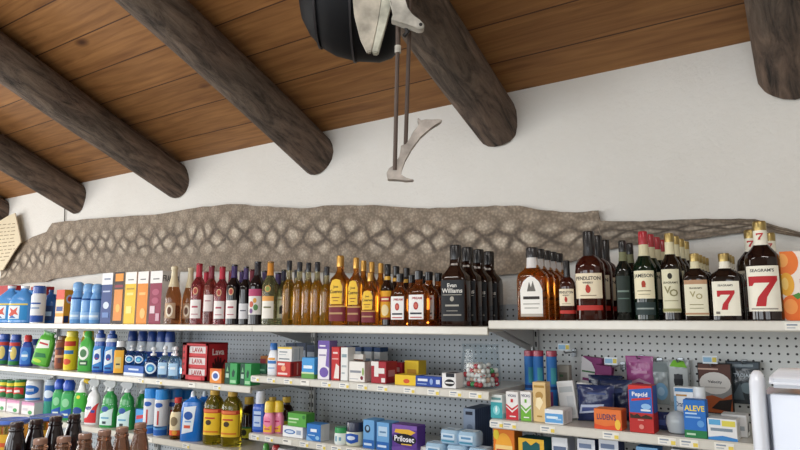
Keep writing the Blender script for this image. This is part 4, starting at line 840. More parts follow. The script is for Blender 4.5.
carton('soap_box', 'green soap box at the end of the second shelf', 'box', 240, 250.5, 363.5, 2.085, L2, .06, '3a9a56', gr, group='green soap boxes')
# ================================================================ middle shelf
carton('medicine_box', 'dark green low box at the start of the middle shelf', 'box', 252, 266, 364, 2.14, M2, .06, '2c5a44', {'F': [('r', .1, .2, .4, .8, '8fb8a0'), ('r', .5, .3, .9, .5, '6a9a80')]})
carton('medicine_box', 'small orange and maroon box at the back above the dark green box', 'box', 260, 274, 356, 2.30, M2, .07, 'b0703c', {'F': [('r', 0, .3, .4, .8, '8a3038'), ('r', .5, .3, .8, .7, 'd9a03c')]})
bottle('squeeze', 'white squeeze bottle with blue cap beside the red and white stacked boxes', 273, 343, 2.13, M2, .027, rz=10)
a = carton('medicine_box', 'red medicine box at the bottom, under a white box', 'box', 276.5, 290, 361.5, 2.09, M2, .075, 'c23a34', {'F': [('e', .5, .55, .16, .2, 'e8a07a'), ('r', .1, .12, .8, .25, 'e9cfc8'), ('r', .1, .75, .6, .9, 'e9cfc8')], 'R': [('r', .1, .1, .3, .9, '8a2a2a'), ('r', .55, .1, .65, .9, 'e0a090')]})
bx = a.location; hz = max(v.co.z for v in a.data.vertices)
carton('medicine_box', 'white medicine box stacked on the red one', 'box', 277.5, 291.5, 347, 2.09, M2+hz+.001, .075, 'e3e2df', {'F': [('r', 0, .88, 1, 1, 'dfc04a'), ('r', .12, .62, .7, .7, '7f8a92'), ('r', .12, .45, .6, .5, 'aab2b8'), ('r', .12, .14, .85, .22, '6f7a82')], 'R': [('r', .2, .1, .5, .9, 'c9cccd'), ('r', .6, .1, .7, .9, 'a8adb0')]})
for px0, px1, tp, lb in [(285, 294, 343, 'tall navy-topped box at the back, first behind the white stacked box'), (296, 305, 343, 'tall navy-topped box at the back, second behind the white stacked box'), (306.5, 314, 345, 'tall navy-topped box at the back, beside the purple box')]:
    carton('medicine_box', lb, 'box', px0, px1, tp, 2.30, M2, .06, '9aa3b0', {'F': [('r', 0, .75, 1, 1, '2c3850'), ('r', .2, .3, .8, .4, '5f6a80')]}, group='navy-topped boxes')
carton('medicine_box', 'sky-blue box with green lower edge in front of the navy-topped boxes', 'box', 301.5, 314, 357.5, 2.08, M2, .06, '4a9ad8', {'F': [('r', 0, 0, 1, .22, '5f9a4a'), ('r', 0.15, 0.478, 0.85, 0.622, 'e3eef6'), ('r', 0, .22, 1, .3, 'cfe0b0')], 'R': [('r', 0, 0, 1, .2, '5f9a4a')]})
carton('medicine_box', 'tall purple and white box standing by the red one', 'box', 317.5, 329, 340.5, 2.085, M2, .05, 'e6e2e9', {'F': [('r', 0, .78, 1, 1, '6a54a0'), ('e', .55, .18, .38, .13, '6f58a8'), ('r', 0.14, 0.842, 0.66, 0.878, 'e6e2ee'), ('r', .12, .6, .7, .64, '8f86a8'), ('p', [(.7, .35), (1, .3), (1, .78), (.8, .78)], '7d66b0')], 'R': [('r', 0, 0, 1, 1, '8a78b4')]})
carton('medicine_box', 'tall red box with a white figure next to the purple box', 'box', 331, 339, 347, 2.09, M2, .05, 'c03436', {'F': [('r', 0.20, 0.793, 0.80, 0.847, 'ecd6d2'), ('p', [(.35, .05), (1, .05), (1, .42), (.6, .5)], 'e6dcd6'), ('r', .1, .62, .9, .66, 'e0a09a')]})
for k, (px0, px1, tp, lb) in enumerate([(344, 351, 346, 'first'), (354, 361, 347, 'second'), (364, 371.5, 347, 'third'), (374, 380, 347.5, 'last')]):
    carton('medicine_box', lb+' white box with a blue top in the back row, counting from the red box', 'box', px0, px1, tp, 2.33, M2, .06, 'dcdfe0', {'F': [('r', 0, .84, 1, 1, '34507c'), ('r', .15, .5, .85, .6, '8296a8'), ('r', .15, .25, .7, .32, 'a0aeba')], 'R': [('r', 0, .84, 1, 1, '34507c')]}, group='back row white boxes')
carton('medicine_box', 'narrow white box between the tall red box and the cream lip balm box', 'box', 340.5, 347.5, 347.5, 2.09, M2, .05, 'e3e4e2', {'F': [('r', .15, .7, .85, .8, '8aa0a8'), ('r', .15, .4, .85, .46, 'a9b4b8'), ('r', .15, .2, .6, .25, 'a9b4b8')]})
a = carton('lip_balm_display', 'white display box with brown top strip, dark fruit and green leaf', 'display box', 349, 364.5, 361.5, 2.08, M2, .07, 'e8e5e0', {'F': [('r', 0.07, 0.440, 0.77, 0.560, '8a8f98'), ('e', .82, .2, .09, .1, '7a2438'), ('e', .9, .52, .06, .2, '8fae5a'), ('r', .05, .12, .6, .16, 'b0b4b8')], 'R': [('r', 0, 0, .3, 1, 'd6d3ce')], 'T': [('r', .06, .1, .94, .9, '5f4238')]})
hz = max(v.co.z for v in a.data.vertices)
carton('medicine_box', 'cream box lying behind on top of the white lip balm display', 'box', 349.5, 363, 354, 2.13, M2+hz+.001, .02, 'e2dfd8', {'F': [('r', 0, 0, 1, .2, '6a4a3c')]})
a = carton('medicine_box', 'dark red and white box lying near the yellow carton', 'box', 371, 386, 361.5, 2.08, M2, .075, 'a32a36', {'F': [('r', 0, .8, .5, 1, 'e4dfdc'), ('r', .22, .3, .5, 1, 'e4dfdc'), ('r', .5, .45, .9, .7, 'e4dfdc'), ('r', .7, .05, .95, .25, 'e4dfdc')], 'R': [('r', .2, .3, .8, .6, 'c9868a')]})
carton('medicine_box', 'dark red box behind the long blue and yellow carton', 'box', 389.5, 402, 362.5, 2.19, M2, .06, '9c2834', {'F': [('r', .25, .5, .8, .75, 'd9a8a4'), ('r', .3, .2, .75, .3, 'c9868a')]})
carton('medicine_box', 'yellow carton standing behind the long blue and yellow one', 'box', 404.5, 418.5, 360.5, 2.19, M2, .06, 'd9b832', {'F': [('r', .2, .35, .85, .6, 'b8862c'), ('r', .1, .1, .9, .16, 'e9d880')]})
carton('sandwich_bag_carton', 'long low carton, half yellow and half blue, lying at the shelf edge', 'carton', 395, 441, 374.5, 2.08, M2, .055, '2c4a9c', {'F': [('r', 0, 0, .46, 1, 'e3bf2e'), ('e', .26, .4, .07, .22, 'c9562c'), ('r', .51, .5, .72, .74, 'e3e8f2'), ('e', .8, .5, .035, .3, '8aa4d8'), ('r', .9, .3, .98, .7, 'c9d5ec'), ('r', .5, .2, .7, .28, '9ab0dc')], 'T': [('r', 0, 0, .46, 1, 'e3bf2e'), ('r', .6, .1, 1, .9, 'cdd6ea')]})
a = carton('sinus_rinse_box', 'white box with a black oval logo beside the candy jar', 'box', 442, 456, 373, 2.075, M2, .07, 'e6e6e6', {'F': [('e', .55, .36, .36, .24, '1f1f22'), ('r', 0.25, 0.309, 0.85, 0.411, 'e6e6e6'), ('r', .3, .74, .9, 1, '22262e')], 'T': [('r', .2, .1, .9, .8, '23272f')]})
# candy jar
KX, KY = PX(481, 2.165, M2), 2.165
jw, jh = .068, PZ(344, KX, KY)-M2
root = empty('candy_jar', (KX, KY, M2+.0006), math.radians(-20))
mb = MB(); gm = mat('e8eef0', 'clear')
outer = [(0, .86, 3.4), (.015, .94, 3.4), (.12, .985, 3.4), (.3, 1, 3.4), (.6, .985, 3.2), (.85, .93, 3), (.93, .93, 3), (.98, .965, 3), (1, .965, 3)]
inn = [(1, .92, 3), (.98, .92, 3), (.93, .885, 3), (.85, .885, 3), (.6, .94, 3.2), (.3, .955, 3.4), (.12, .94, 3.4), (.04, .9, 3.4), (.03, .8, 3.4)]
mb.loft([(a*jh, b*jw, b*jw*.9, c) for a, b, c in outer+inn], gm, 32); mb.build('jar', root, 50)
tag(root, 'clear glass jar half full of round candies at the end of the middle shelf', 'jar')
cr = .0098; rc = random.Random(5); nl = 0; n = 0
proto = {}
ccols = [('e8e6e2', 'white round candy in the glass jar', 'white candies in the jar', 14), ('b83a44', 'red round candy in the glass jar', 'red candies in the jar', 3), ('4a9a5c', 'green round candy in the glass jar', 'green candies in the jar', 2), ('d9b9a6', 'pale peach round candy in the glass jar', 'peach candies in the jar', 2)]
rotm = Matrix.Rotation(math.radians(-20), 4, 'Z')
for L in range(5):
    zz = .03*jh+cr+L*cr*1.66; off = (L % 2)*cr
    for ix in range(-3, 4):
        for iy in range(-3, 4):
            x, y = ix*2.06*cr+off*.9, iy*2.06*cr+off*.9
            if abs(x) > jw*.955-cr*1.25 or abs(y) > jw*.86-cr*1.25: continue
            if (abs(x)/(jw*.945-cr))**3.2+(abs(y)/(jw*.85-cr))**3.2 > 1: continue
            if L == 4 and rc.random() < .45: continue
            if L < 4 and abs(x) < jw*.35 and abs(y) < jw*.35 and False: continue
            c, lb, gp, _ = rc.choices(ccols, [q[3] for q in ccols])[0]
            if c not in proto:
                mb = MB(); mb.loft([(-cr, cr*.2, cr*.2, 2), (-cr*.8, cr*.62, cr*.62, 2), (-cr*.35, cr*.95, cr*.95, 2), (cr*.35, cr*.95, cr*.95, 2), (cr*.8, cr*.62, cr*.62, 2), (cr, cr*.2, cr*.2, 2)], mat(c, 'gloss'), 10)
                art(mb, lambda u, v, o: (u, -cr*.97-o, v-cr*.5), [('r', .3, .2, .7, .8, 'd9434a' if c == 'e8e6e2' else 'ece8e4')], cr, cr)
                o = proto[c] = mb.build('round_candy')
            else: o = proto[c].copy(); C.objects.link(o)
            p = rotm @ Vector((x, y, 0))
            o.location = (KX+p.x, KY+p.y, M2+zz); o.rotation_euler = (rc.uniform(0, 6), rc.uniform(0, 6), rc.uniform(0, 6))
            tag(o, lb, 'candy', gp); n += 1

# ================================================================ lower middle shelf
bottle('brownb', 'brown bottle with yellow cap and lime label at the end of the lowest cleaner shelf', 248, 397, 2.30, L3, .040, rz=15)
bottle('milk', 'blue medicine bottle with pale ribbed cap on the lower middle shelf', 259.5, 391, 2.105, M3, .0335, rz=10)
bottle('pink', 'pink medicine bottle with yellow cap beside the blue bottle', 269, 401, 2.10, M3, .0265, 'pink medicine bottles', rz=10)
bottle('pink', 'second pink medicine bottle with yellow cap, nearer the green box', 278, 400.5, 2.13, M3, .0265, 'pink medicine bottles', rz=10)
bottle('brownb', 'brown medicine bottle with yellow cap behind the pink bottles', 286, 397, 2.23, M3, .034, rz=10)
bottle('brownb', 'brown bottle with yellow cap between the blue and pink bottles, at the back', 272, 397, 2.23, M3, .03, rz=10)
a = carton('medicine_box', 'white box with a blue oval under the green box', 'box', 282.5, 302.5, 425.5, 2.08, M3, .06, 'e6e8ea', {'F': [('e', .36, .5, .28, .22, '3f6fb0'), ('e', .36, .5, .2, .13, 'c9d8ec'), ('r', .7, .3, .92, .7, '9aa8c0')]})
hz = max(v.co.z for v in a.data.vertices)
carton('medicine_box', 'bright green box lying on the white box', 'box', 287.5, 309, 412.5, 2.085, M3+hz+.001, .055, '57a244', {'F': [('r', .05, .5, .6, .62, 'c9e0bc'), ('r', .05, .25, .5, .36, 'a9d098'), ('e', .88, .75, .08, .15, '3a7a3a')], 'T': [('r', 0, 0, 1, 1, '6fae58')]}, W=.105)
carton('medicine_box', 'blue box with white lettering beside the white box, shelf edge', 'box', 306.5, 320.5, 423.5, 2.07, M3, .055, '2f74c0', {'F': [('r', 0.28, 0.530, 0.72, 0.710, 'e6eef6'), ('r', .1, .3, .6, .36, 'a9c9e8'), ('e', .78, .2, .14, .12, '8fc0e6'), ('p', [(0, 0), (.5, 0), (0, .3)], '7fb0e0')], 'R': [('r', 0, 0, 1, 1, 'd9dee4')], 'T': [('r', 0, 0, 1, 1, '3f86d0')]})
bottle('jarg', 'small white jar with green lid on the lower middle shelf', 341.5, 427, 2.085, M3, .0275, rz=10)
bottle('jarv', 'cream ointment jar with navy lid and blue label', 355, 421.5, 2.095, M3, .0375, rz=10)
for px0, px1, lb, k in [(363, 374, 'light-blue box with a round dark picture next to the ointment jar', 0), (376.5, 389, 'light-blue box with a white panel next to the purple box', 1)]:
    carton('medicine_box', lb, 'box', px0, px1, 419.5+k*2.5, 2.075, M3, .07, '6fa8dc', {'F': ([('e', .4, .68, .26, .14, '2a3548'), ('e', .42, .7, .14, .08, '8fb8d8')] if not k else [('r', .15, .5, .85, .85, 'b9d4ec'), ('r', .25, .62, .75, .68, '5f88b0')])+[('r', 0, 0, 1, .3, '2f68b4'), ('r', .1, .1, .8, .18, 'c9dcf0')]}, group='light-blue boxes')
mb = MB(); mb.loft([(0, .06, .035, 2.2), (.01, .075, .045, 2.2), (.05, .07, .04, 2), (.075, .05, .025, 2), (.085, .02, .01, 2)], mat('1c1d22', 'gloss'), 20)
o = mb.build('black_pouch'); o.location = (PX(377, 2.25, M3), 2.25, M3+.0006); tag(o, 'rounded black pouch behind the light-blue boxes', 'pouch')
carton('heartburn_medicine_box', 'purple box with large white lettering at the shelf edge', 'box', 392, 417, 424, 2.065, M3, .06, '5a3a8c', {'F': [('p', [(0, .62), (.25, .8), (1, .86), (1, 1), (0, 1)], '7a58a8'), ('p', [(.1, .72), (.75, .66), (.95, .78), (.7, .86), (.15, .84)], 'e0b03a'), ('e', .5, .5, .48, .2, '16141f'), ('t', 'Prilosec', .5, .52, .2, 'eceaf2', .84), ('r', 0.38, 0.309, 0.81, 0.351, 'd9b04a'), ('p', [(0, .0), (1, 0), (1, .18), (.4, .26), (0, .2)], '6a4a9c'), ('r', .3, .06, .7, .1, 'c9b8e0')], 'T': [('r', 0, 0, 1, 1, '6a4a98')]+[('r', .1+.16*k, .1, .18+.16*k, .9, '8a70b4') for k in range(5)]})
carton('flat_white_box', 'flat white box lying in front of the wrapped tissue packs', 'box', 420, 439, 439, 2.09, M3, .06, 'e6e4e0', Hh=.028)
def tissue(px, Y, z, lb, W=.075):
    X = PX(px, Y, z); mb = MB()
    mb.loft([(0, W*.46, .032, 4), (.006, W*.5, .036, 4), (.04, W*.5, .036, 4), (.048, W*.44, .03, 4)], mat('a3c3dc', 'gloss'), 28)
    art(mb, lambda u, v, o: (u, -.0365-o, v+.006), [('r', .08, .3, .92, .9, 'c9dcec'), ('r', .2, .5, .8, .72, '5f8fb8'), ('r', .1, .05, .9, .2, '3f88a8')], W*.84, .034)
    art(mb, lambda u, v, o: (u, v-.028, .048+o), [('r', .05, .1, .95, .9, 'd6e4ee'), ('r', .2, .3, .7, .5, '7fa8c8')], W*.8, .056)
    o = mb.build('tissue_pack'); o.location = (X, Y+.036, z+.0006); tag(o, lb, 'tissue pack', 'pale blue tissue packs'); return o
tissue(433, 2.075, M3, 'bottom pale-blue tissue pack nearest the flat white box', .08)
tissue(455, 2.08, M3, 'bottom pale-blue tissue pack in the middle of the stack', .08)
tissue(477, 2.08, M3, 'bottom pale-blue tissue pack nearest the ribbed navy box', .08)
tissue(448, 2.09, M3+.0495, 'upper pale-blue tissue pack nearer the purple box', .078)
tissue(466, 2.09, M3+.0495, 'upper pale-blue tissue pack nearer the ribbed navy box', .078)
a = carton_mesh(.05, .15, .155, '5a6c90', {'F': [('r', .0, 0, 1, 1, '8f9fb6'), ('e', .5, .3, .3, .1, '46566e'), ('r', .2, .85, .8, .93, '2a3040'), ('e', .55, .55, .25, .08, '6f8098')], 'R': [('r', .04+.12*k, .02, .09+.12*k, .98, '4a5c82') for k in range(8)], 'T': [('r', 0, 0, 1, 1, '5f7192')]}).build('ribbed_storage_box')
a.location = (PX(469, 2.25, M3), 2.33, M3+.0006); tag(a, 'upright navy ribbed box standing at the end of the lower middle shelf', 'box')

# ================================================================ medicine shelf
def med(lb, px0, px1, tp, Y, D, col, faces, **k): return carton('medicine_box', lb, 'box', px0, px1, tp, Y, R2, D, col, faces, **k)
med('small teal and white box at the start of the medicine shelf', 491, 502.5, 394.5, 2.085, .05, 'dfe6e4', {'F': [('r', 0, 0, 1, .68, '3fa0a8'), ('e', .5, .34, .3, .2, '7fcad0'), ('r', .1, .78, .9, .88, '6f9a9c'), ('p', [(.45, .2), (.6, .35), (.5, .55), (.4, .4)], 'dff0f0')], 'R': [('r', 0, 0, 1, .2, '9ac8cc')]})
for px0, px1, c, lb in [(506.3, 518.5, 'c2313a', 'white box with a red arrow shape beside the teal box'), (521, 531.5, '6fae3c', 'white box with a green arrow shape beside the beige carton')]:
    med(lb, px0, px1, 391.5, 2.085, .05, 'e9e8e6', {'F': [('p', [(0, 0), (1, 0), (1, .45), (.5, .25), (0, .45)], c), ('p', [(.0, .5), (.5, .32), (1, .5), (1, .56), (.5, .40), (0, .56)], c), ('t', 'VICKS', .5, .86, .09, '4a4f6a'), ('r', .4, .62, .6, .74, c), ('r', .3, .1, .8, .14, 'eceae6')]}, group='arrow-marked boxes')
med('beige upright carton beside the green-arrow box', 533.5, 546.5, 382, 2.09, .045, 'd9bc86', {'F': [('e', .5, .66, .3, .1, 'b08a4a'), ('p', [(.2, .4), (.5, .3), (.8, .5), (.6, .62), (.3, .6)], 'efe0b8'), ('r', .1, .86, .9, .92, 'a8843f'), ('r', .3, .12, .7, .16, 'a8843f')], 'R': [('r', .1, .1, .9, .9, 'd0ac70')]})
for px, Y, lb in [(531, 2.30, 'blue red-capped tube at the back, first of three'), (540, 2.27, 'blue red-capped tube in the middle, behind the beige carton'), (553.5, 2.28, 'blue red-capped tube beside the pale leaning cartons')]:
    bottle('tubec', lb, px, 350.5, Y, R2, .0185, 'blue red-capped tubes', rz=8)
def leaning(name, lb, cat, px, Y, W, D, Hh, col, faces, lean, rz=0, z0=R2):
    o = carton_mesh(W, D, Hh, col, faces).build(name); X = PX(px, Y, z0)
    o.location = (X, Y, z0+.001+abs(W/2*math.sin(math.radians(lean)))); o.rotation_euler = (0, math.radians(lean), math.radians(rz)); return tag(o, lb, cat)
leaning('medicine_box', 'pale grey carton leaning in front of the purple cartons', 'box', 571, 2.20, .058, .02, .125, 'd3d5d6', {'F': [('r', .1, .7, .9, .85, 'aeb4b8'), ('r', .5, .1, .9, .6, 'bfc4c8')]}, -7)
leaning('medicine_box', 'narrow white carton standing beside the pale leaning carton', 'box', 583.5, 2.23, .045, .03, .12, 'dfe0e0', {'F': [('r', .1, .6, .9, .8, 'b5bcc2'), ('r', .1, .3, .9, .4, '98a2aa')]}, 4)
o = carton_mesh(.045, .03, .17, 'b9b4a8', {'F': [('r', .15, .6, .85, .85, '8a8578'), ('r', .2, .75, .5, .8, '5a7a5a')]}).build('medicine_box'); o.location = (PX(566, 2.36, R2), 2.36, R2+.0006)
tag(o, 'grey beige carton at the back beside the blue red-capped tube', 'box')
leaning('medicine_box', 'tall purple and white carton leaning at the back', 'box', 590, 2.435, .075, .03, .195, '8c3a74', {'F': [('p', [(0, .4), (.7, .4), (.8, .7), (.5, .9), (0, 1)], 'e4e0e2'), ('r', 0.05, 0.705, 0.75, 0.735, '4a7a4a'), ('r', .1, .55, .55, .6, '8c3a74')]}, 6)
leaning('medicine_box', 'purple carton leaning beside the taller purple and white one', 'box', 602, 2.398, .06, .03, .17, '7d3066', {'F': [('r', .1, .7, .8, .8, 'b8709c'), ('r', .1, .5, .8, .56, 'a8608c')]}, 6)
def bag(name, lb, cat, px, py, Y, W, Hh, T, col, elems, rz=0, lean=0, fin='gloss', top=None, group=None, zb=None):
    """soft pouch with crimped ends, standing upright or hung flat"""
    mb = MB(); i = mb.mi(mat(col, fin)); nu, nv = 12, 14; F_, B_ = [], []
    rr = random.Random(hash(lb) % 1000 if False else int(px*7))
    for a in range(nu+1):
        f, b = [], []
        for q in range(nv+1):
            u, v = a/nu, q/nv
            th = T/2*(math.sin(math.pi*u)**.6)*(math.sin(math.pi*min(1, max(0, v)))**.5)+.0008
            wr = .0016*math.sin(u*19+v*11+px)+.0012*math.sin(v*27-u*8)
            x = (u-.5)*W*(1-.05*math.sin(math.pi*v)); z = v*Hh
            f.append(mb.bm.verts.new((x, -th+wr*(th > .002), z))); b.append(mb.bm.verts.new((x, th, z)))
        F_.append(f); B_.append(b)
    for a in range(nu):
        for q in range(nv):
            mb.bm.faces.new((F_[a][q], F_[a+1][q], F_[a+1][q+1], F_[a][q+1])).material_index = i
            mb.bm.faces.new((B_[a][q], B_[a][q+1], B_[a+1][q+1], B_[a+1][q])).material_index = i
    for q in range(nv):
        for a in (0, nu): mb.bm.faces.new((F_[a][q], F_[a][q+1], B_[a][q+1], B_[a][q])).material_index = i
    for a in range(nu):
        for q in (0, nv): mb.bm.faces.new((F_[a][q], F_[a+1][q], B_[a+1][q], B_[a][q])).material_index = i
    def mp(u, v, o):
        uu, vv = u/W+.5, v/Hh
        th = T/2*(max(0, math.sin(math.pi*uu))**.6)*(max(0, math.sin(math.pi*vv))**.5)+.0008
        return Vector((u*(1-.05*math.sin(math.pi*vv)), -th-.0022-o, v))
    art(mb, mp, elems, W, Hh, step=W*.09)
    o = mb.build(name, None, 60)
    z = zb if zb is not None else None
    if z is None:
        X = PX(px, Y, 1.4); z = PZ(py, X, Y)-Hh      # py: image row of the top edge
    X = PX(px, Y, z+Hh/2); o.location = (X, Y, z); o.rotation_euler = (math.radians(lean), 0, math.radians(rz))
    return tag(o, lb, cat, group)
bag('snack_pouch', 'navy pouch with white print leaning at the front of the medicine shelf', 'pouch', 596, 384, 2.20, .125, .12, .035, '232f58', [('p', [(.05, .2), (.7, .3), (.75, .5), (.1, .45)], 'b9c4dc'), ('p', [(.12, .26), (.6, .34), (.62, .42), (.14, .38)], '47558a'), ('r', .3, .75, .8, .8, '3f4f80')], rz=5, zb=R2+.001)
bag('snack_pouch', 'crumpled navy pouch behind, next to the box of display tablets', 'pouch', 616, 376, 2.28, .12, .135, .04, '1d2748', [('p', [(.2, .6), (.8, .7), (.75, .8), (.2, .72)], '33426f'), ('r', .2, .2, .6, .3, '33426f')], rz=-8, zb=R2+.001)
bag('snack_pouch', 'dark navy pouch at the very back beneath the empty hooks', 'pouch', 606, 374, 2.36, .12, .14, .035, '202b4c', [('r', .2, .4, .8, .5, '3a4a78')], rz=6, zb=R2+.001)
a = med('low white and blue carton at the shelf edge before the beige carton', 545, 563.5, 409, 2.07, .085, 'e6e8ea', {'F': [('r', .02, .1, .98, .72, '5fa0d8'), ('r', 0.10, 0.366, 0.71, 0.534, 'dcebf6'), ('r', .6, .3, .9, .4, 'a9cdea')], 'R': [('r', .05, .1, .35, .9, 'cfd2d3'), ('r', .5, .2, .8, .8, 'd3d6d8')], 'T': [('r', 0, 0, 1, 1, 'e9eaeb')]})
carton('cough_drop_box', 'orange box of throat drops lying at the shelf edge', 'box', 594.5, 622, 408.5, 2.065, R2, .06, 'e0763a', {'F': [('t', "LUDEN'S", .46, .62, .3, '5a3a5c', .7), ('p', [(0, 0), (1, 0), (1, .3), (.4, .15), (0, .25)], 'd9502c'), ('e', .86, .28, .1, .25, 'ecc04a')], 'R': [('r', .1, .1, .9, .9, 'c9602c')], 'T': [('r', .02, .05, .98, .95, 'e88a50')]})
# open-topped antacid display
a = med('blue and red display box of antacid tablets with a torn strip opening', 630, 654.5, 385, 2.065, .06, 'b8302e', {'F': [('r', .03, .42, .97, 1, '2f66b8'), ('p', [(.03, .9), (.97, .96), (.97, 1), (.03, 1)], 'c9342f'), ('t', 'Pepcid', .48, .80, .12, 'f0eef0', .8), ('p', [(.12, .66), (.9, .72), (.92, .76), (.14, .71)], 'c9342f'), ('e', .72, .56, .2, .06, '8fbce6'), ('r', .5, .46, .9, .5, 'dfe6ee'), ('p', [(.05, .40), (.2, .36), (.35, .4), (.5, .34), (.7, .39), (.95, .35), (.95, .30), (.05, .30)], '3a2a20'), ('e', .5, .13, .1, .05, 'd98a80'), ('r', .36, .26, .6, .28, 'd9a098')], 'R': [('r', .05, .42, .95, 1, '2a5aa8'), ('r', .05, .05, .95, .3, 'a82a2a')]})
# hooks with hanging packs
HK = mat('8d9194', 'metal')
def hook(px, py, lb, L=.14, g=True):
    p = RAYY(px, py, 2.47); mb = MB()
    mb.tube([(0, 0, 0), (0, -L, 0), (0, -L-.012, .008)], .0028, HK, 8); mb.box((0, -.002, -.004), (.02, .004, .03), HK, .001)
    o = mb.build('peg_hook'); o.location = (p.x, 2.483, p.z); tag(o, lb, 'hook', 'pegboard hooks')
    if g:
        mb = MB(); mb.box((0, 0, 0), (.045, .0012, .026), mat('e2eaf0')); art(mb, lambda u, v, q: (u, -.0006-q, v-.013), [('r', .05, .2, .62, .8, '8fb8d6'), ('r', .66, .2, .95, .8, 'd6c35a')], .045, .026)
        t = mb.build('price_tag', o, 0); t.location = (0, -L-.013, .022)
    return p
hook(622, 365, 'empty wire hook left of the hanging pink pouch on the pegboard')
hook(641, 358, 'wire hook that carries the pink pouch', .06, False)
hook(659, 361, 'wire hook that carries the grey blister pack', .06, False)
hook(680, 361, 'wire hook that carries the green-topped clear pack', .06, False)
hook(714, 365, 'wire hook that carries the white and rust pack', .08)
hook(744, 363, 'wire hook that carries the black pouch pack', .06, False)
hook(573, 352, 'wire hook above the pale cartons with blue and yellow tag', .10)
PK = 'packs hanging on the pegboard'
bag('hanging_pouch', 'bright pink pouch hanging on the pegboard above the display box', 'pack', 640, 356, 2.455, .098, .135, .02, 'b85a9a', [('r', .06, .84, .94, .97, 'c47aae'), ('p', [(.1, .1), (.9, .1), (.9, .3), (.5, .42), (.1, .3)], 'd9b0c9'), ('r', .2, .55, .8, .62, 'd9a0c4'), ('e', .5, .24, .2, .08, 'a83a80')])
bag('blister_pack', 'grey blister pack with pale blue pad hanging beside the pink pouch', 'pack', 660.5, 361, 2.46, .062, .15, .016, '98a2a4', [('r', .08, .75, .92, .95, '7f8a8c'), ('e', .55, .3, .36, .2, '7fb0d6'), ('e', .55, .3, .2, .1, 'a9cdea')])
bag('clamshell_pack', 'clear pack with a bright green header hanging on the pegboard', 'pack', 679.5, 360, 2.46, .074, .16, .02, 'aab0b0', [('p', [(.1, .86), (.9, .84), (.75, .98), (.3, 1)], '7cc03a'), ('r', .08, .1, .92, .82, 'b9bfc0'), ('e', .5, .55, .22, .16, '23262a'), ('r', .3, .6, .7, .7, '3a3d42')])
o = carton_mesh(.104, .018, .165, '2c2a2a', {'F': [('r', .03, .02, .97, .98, '8f9090'), ('p', [(.03, .6), (.97, .6), (.97, .98), (.03, .98)], '5a3c34'), ('e', .5, .6, .46, .22, 'd6d3cf'), ('t', 'Velocity', .5, .62, .075, '3a3a40', .8), ('r', .2, .5, .8, .53, 'b8b4b0'), ('p', [(.03, .02), (.97, .02), (.97, .4), (.7, .3), (.4, .36), (.03, .3)], 'a8562e'), ('p', [(.35, .1), (.9, .05), (.97, .3), (.6, .26)], '2c2422'), ('r', 0.02, 0.865, 0.62, 0.895, 'c9a898')]}).build('hanging_pack')
p = RAYY(714, 363, 2.43); o.location = (p.x, 2.43, p.z-.165); tag(o, 'white and rust coloured pack hanging on the pegboard beside the black pack', 'pack')
bag('hanging_pouch', 'black pack with pale lettering hanging at the end of the pegboard', 'pack', 744, 361, 2.455, .105, .14, .022, '3f464c', [('r', .05, .84, .95, .97, '55606a'), ('t', 'TROJAN', .5, .66, .11, 'b9c4cc', .85), ('r', .2, .87, .8, .93, '8e9aa2'), ('e', .6, .38, .2, .13, '6f8088'), ('p', [(.1, .1), (.4, .5), (.5, .1)], '55626a')])
# front of the medicine shelf, towards the white machine
med('white and blue tablet box partly hidden behind the yellow-lettered blue box', 676, 698, 387, 2.15, .045, 'dfe4e8', {'F': [('t', 'Dramamine', .5, .62, .12, '34507c', .86), ('r', .05, .9, .95, .98, '4f86b8'), ('r', .1, .8, .6, .84, 'b58a4a'), ('r', .1, .3, .7, .36, '8aa0b4'), ('r', 0, 0, .12, .8, '6fa0c8')]})
bottle('whtube', 'white pill bottle standing right behind the yellow-lettered blue box', 702, 387, 2.15, R2, .0185)
mb = MB(); mb.loft([(0, .018, .014, 2), (.004, .026, .02, 2), (.03, .033, .026, 2), (.05, .03, .024, 2), (.062, .018, .014, 2), (.066, .006, .005, 2)], mat('a4acb0', 'gloss'), 20)
o = mb.build('plastic_egg_pack'); o.location = (PX(677, 2.10, R2), 2.115, R2+.0006); tag(o, 'pale grey rounded plastic pack beside the yellow-lettered blue box', 'pack')
med('blue box with yellow lettering and a green base at the shelf edge', 685, 707.5, 399.5, 2.065, .045, '2d6fc2', {'F': [('r', 0, 0, 1, .2, '2c7a4a'), ('t', 'ALEVE', .5, .78, .15, 'f0d83a', .9), ('r', .08, .62, .6, .66, 'b9d4ee'), ('r', .08, .52, .75, .56, '8fb8e2'), ('r', .1, .07, .5, .12, 'b9dcc0'), ('e', .75, .38, .16, .09, '5f9ad8')], 'R': [('r', 0, 0, 1, .2, '2c7a4a')]})
med('low white box with blue and yellow print at the end of the shelf', 708.5, 738, 418, 2.065, .07, 'e4e6e8', {'F': [('r', .05, .7, .45, .95, '5fa8d6'), ('r', .5, .66, .95, .92, 'd9cf5a'), ('r', .1, .42, .85, .56, '7f8f9c'), ('p', [(0, 0), (1, 0), (1, .12), (.5, .22), (0, .12)], '3f86c8')], 'R': [('r', .2, .2, .8, .8, 'cfd3d6')], 'T': [('r', .05, .05, .95, .95, 'd3d8dc')]})
med('second low white box behind, next to the white machine', 722, 748, 414, 2.15, .06, 'dcdfe1', {'F': [('r', .1, .3, .9, .5, 'a0aab2')], 'T': [('r', .05, .05, .95, .95, 'cfd3d6')], 'R': [('p', [(.2, .2), (.5, .8), (.8, .2)], '33363a')]})
bag('snack_pouch', 'small navy pouch between the antacid display and the grey plastic pack', 'pouch', 664, 410, 2.15, .05, .055, .03, '232f58', [('r', .2, .3, .8, .6, '3a4a80')], zb=R2+.001)

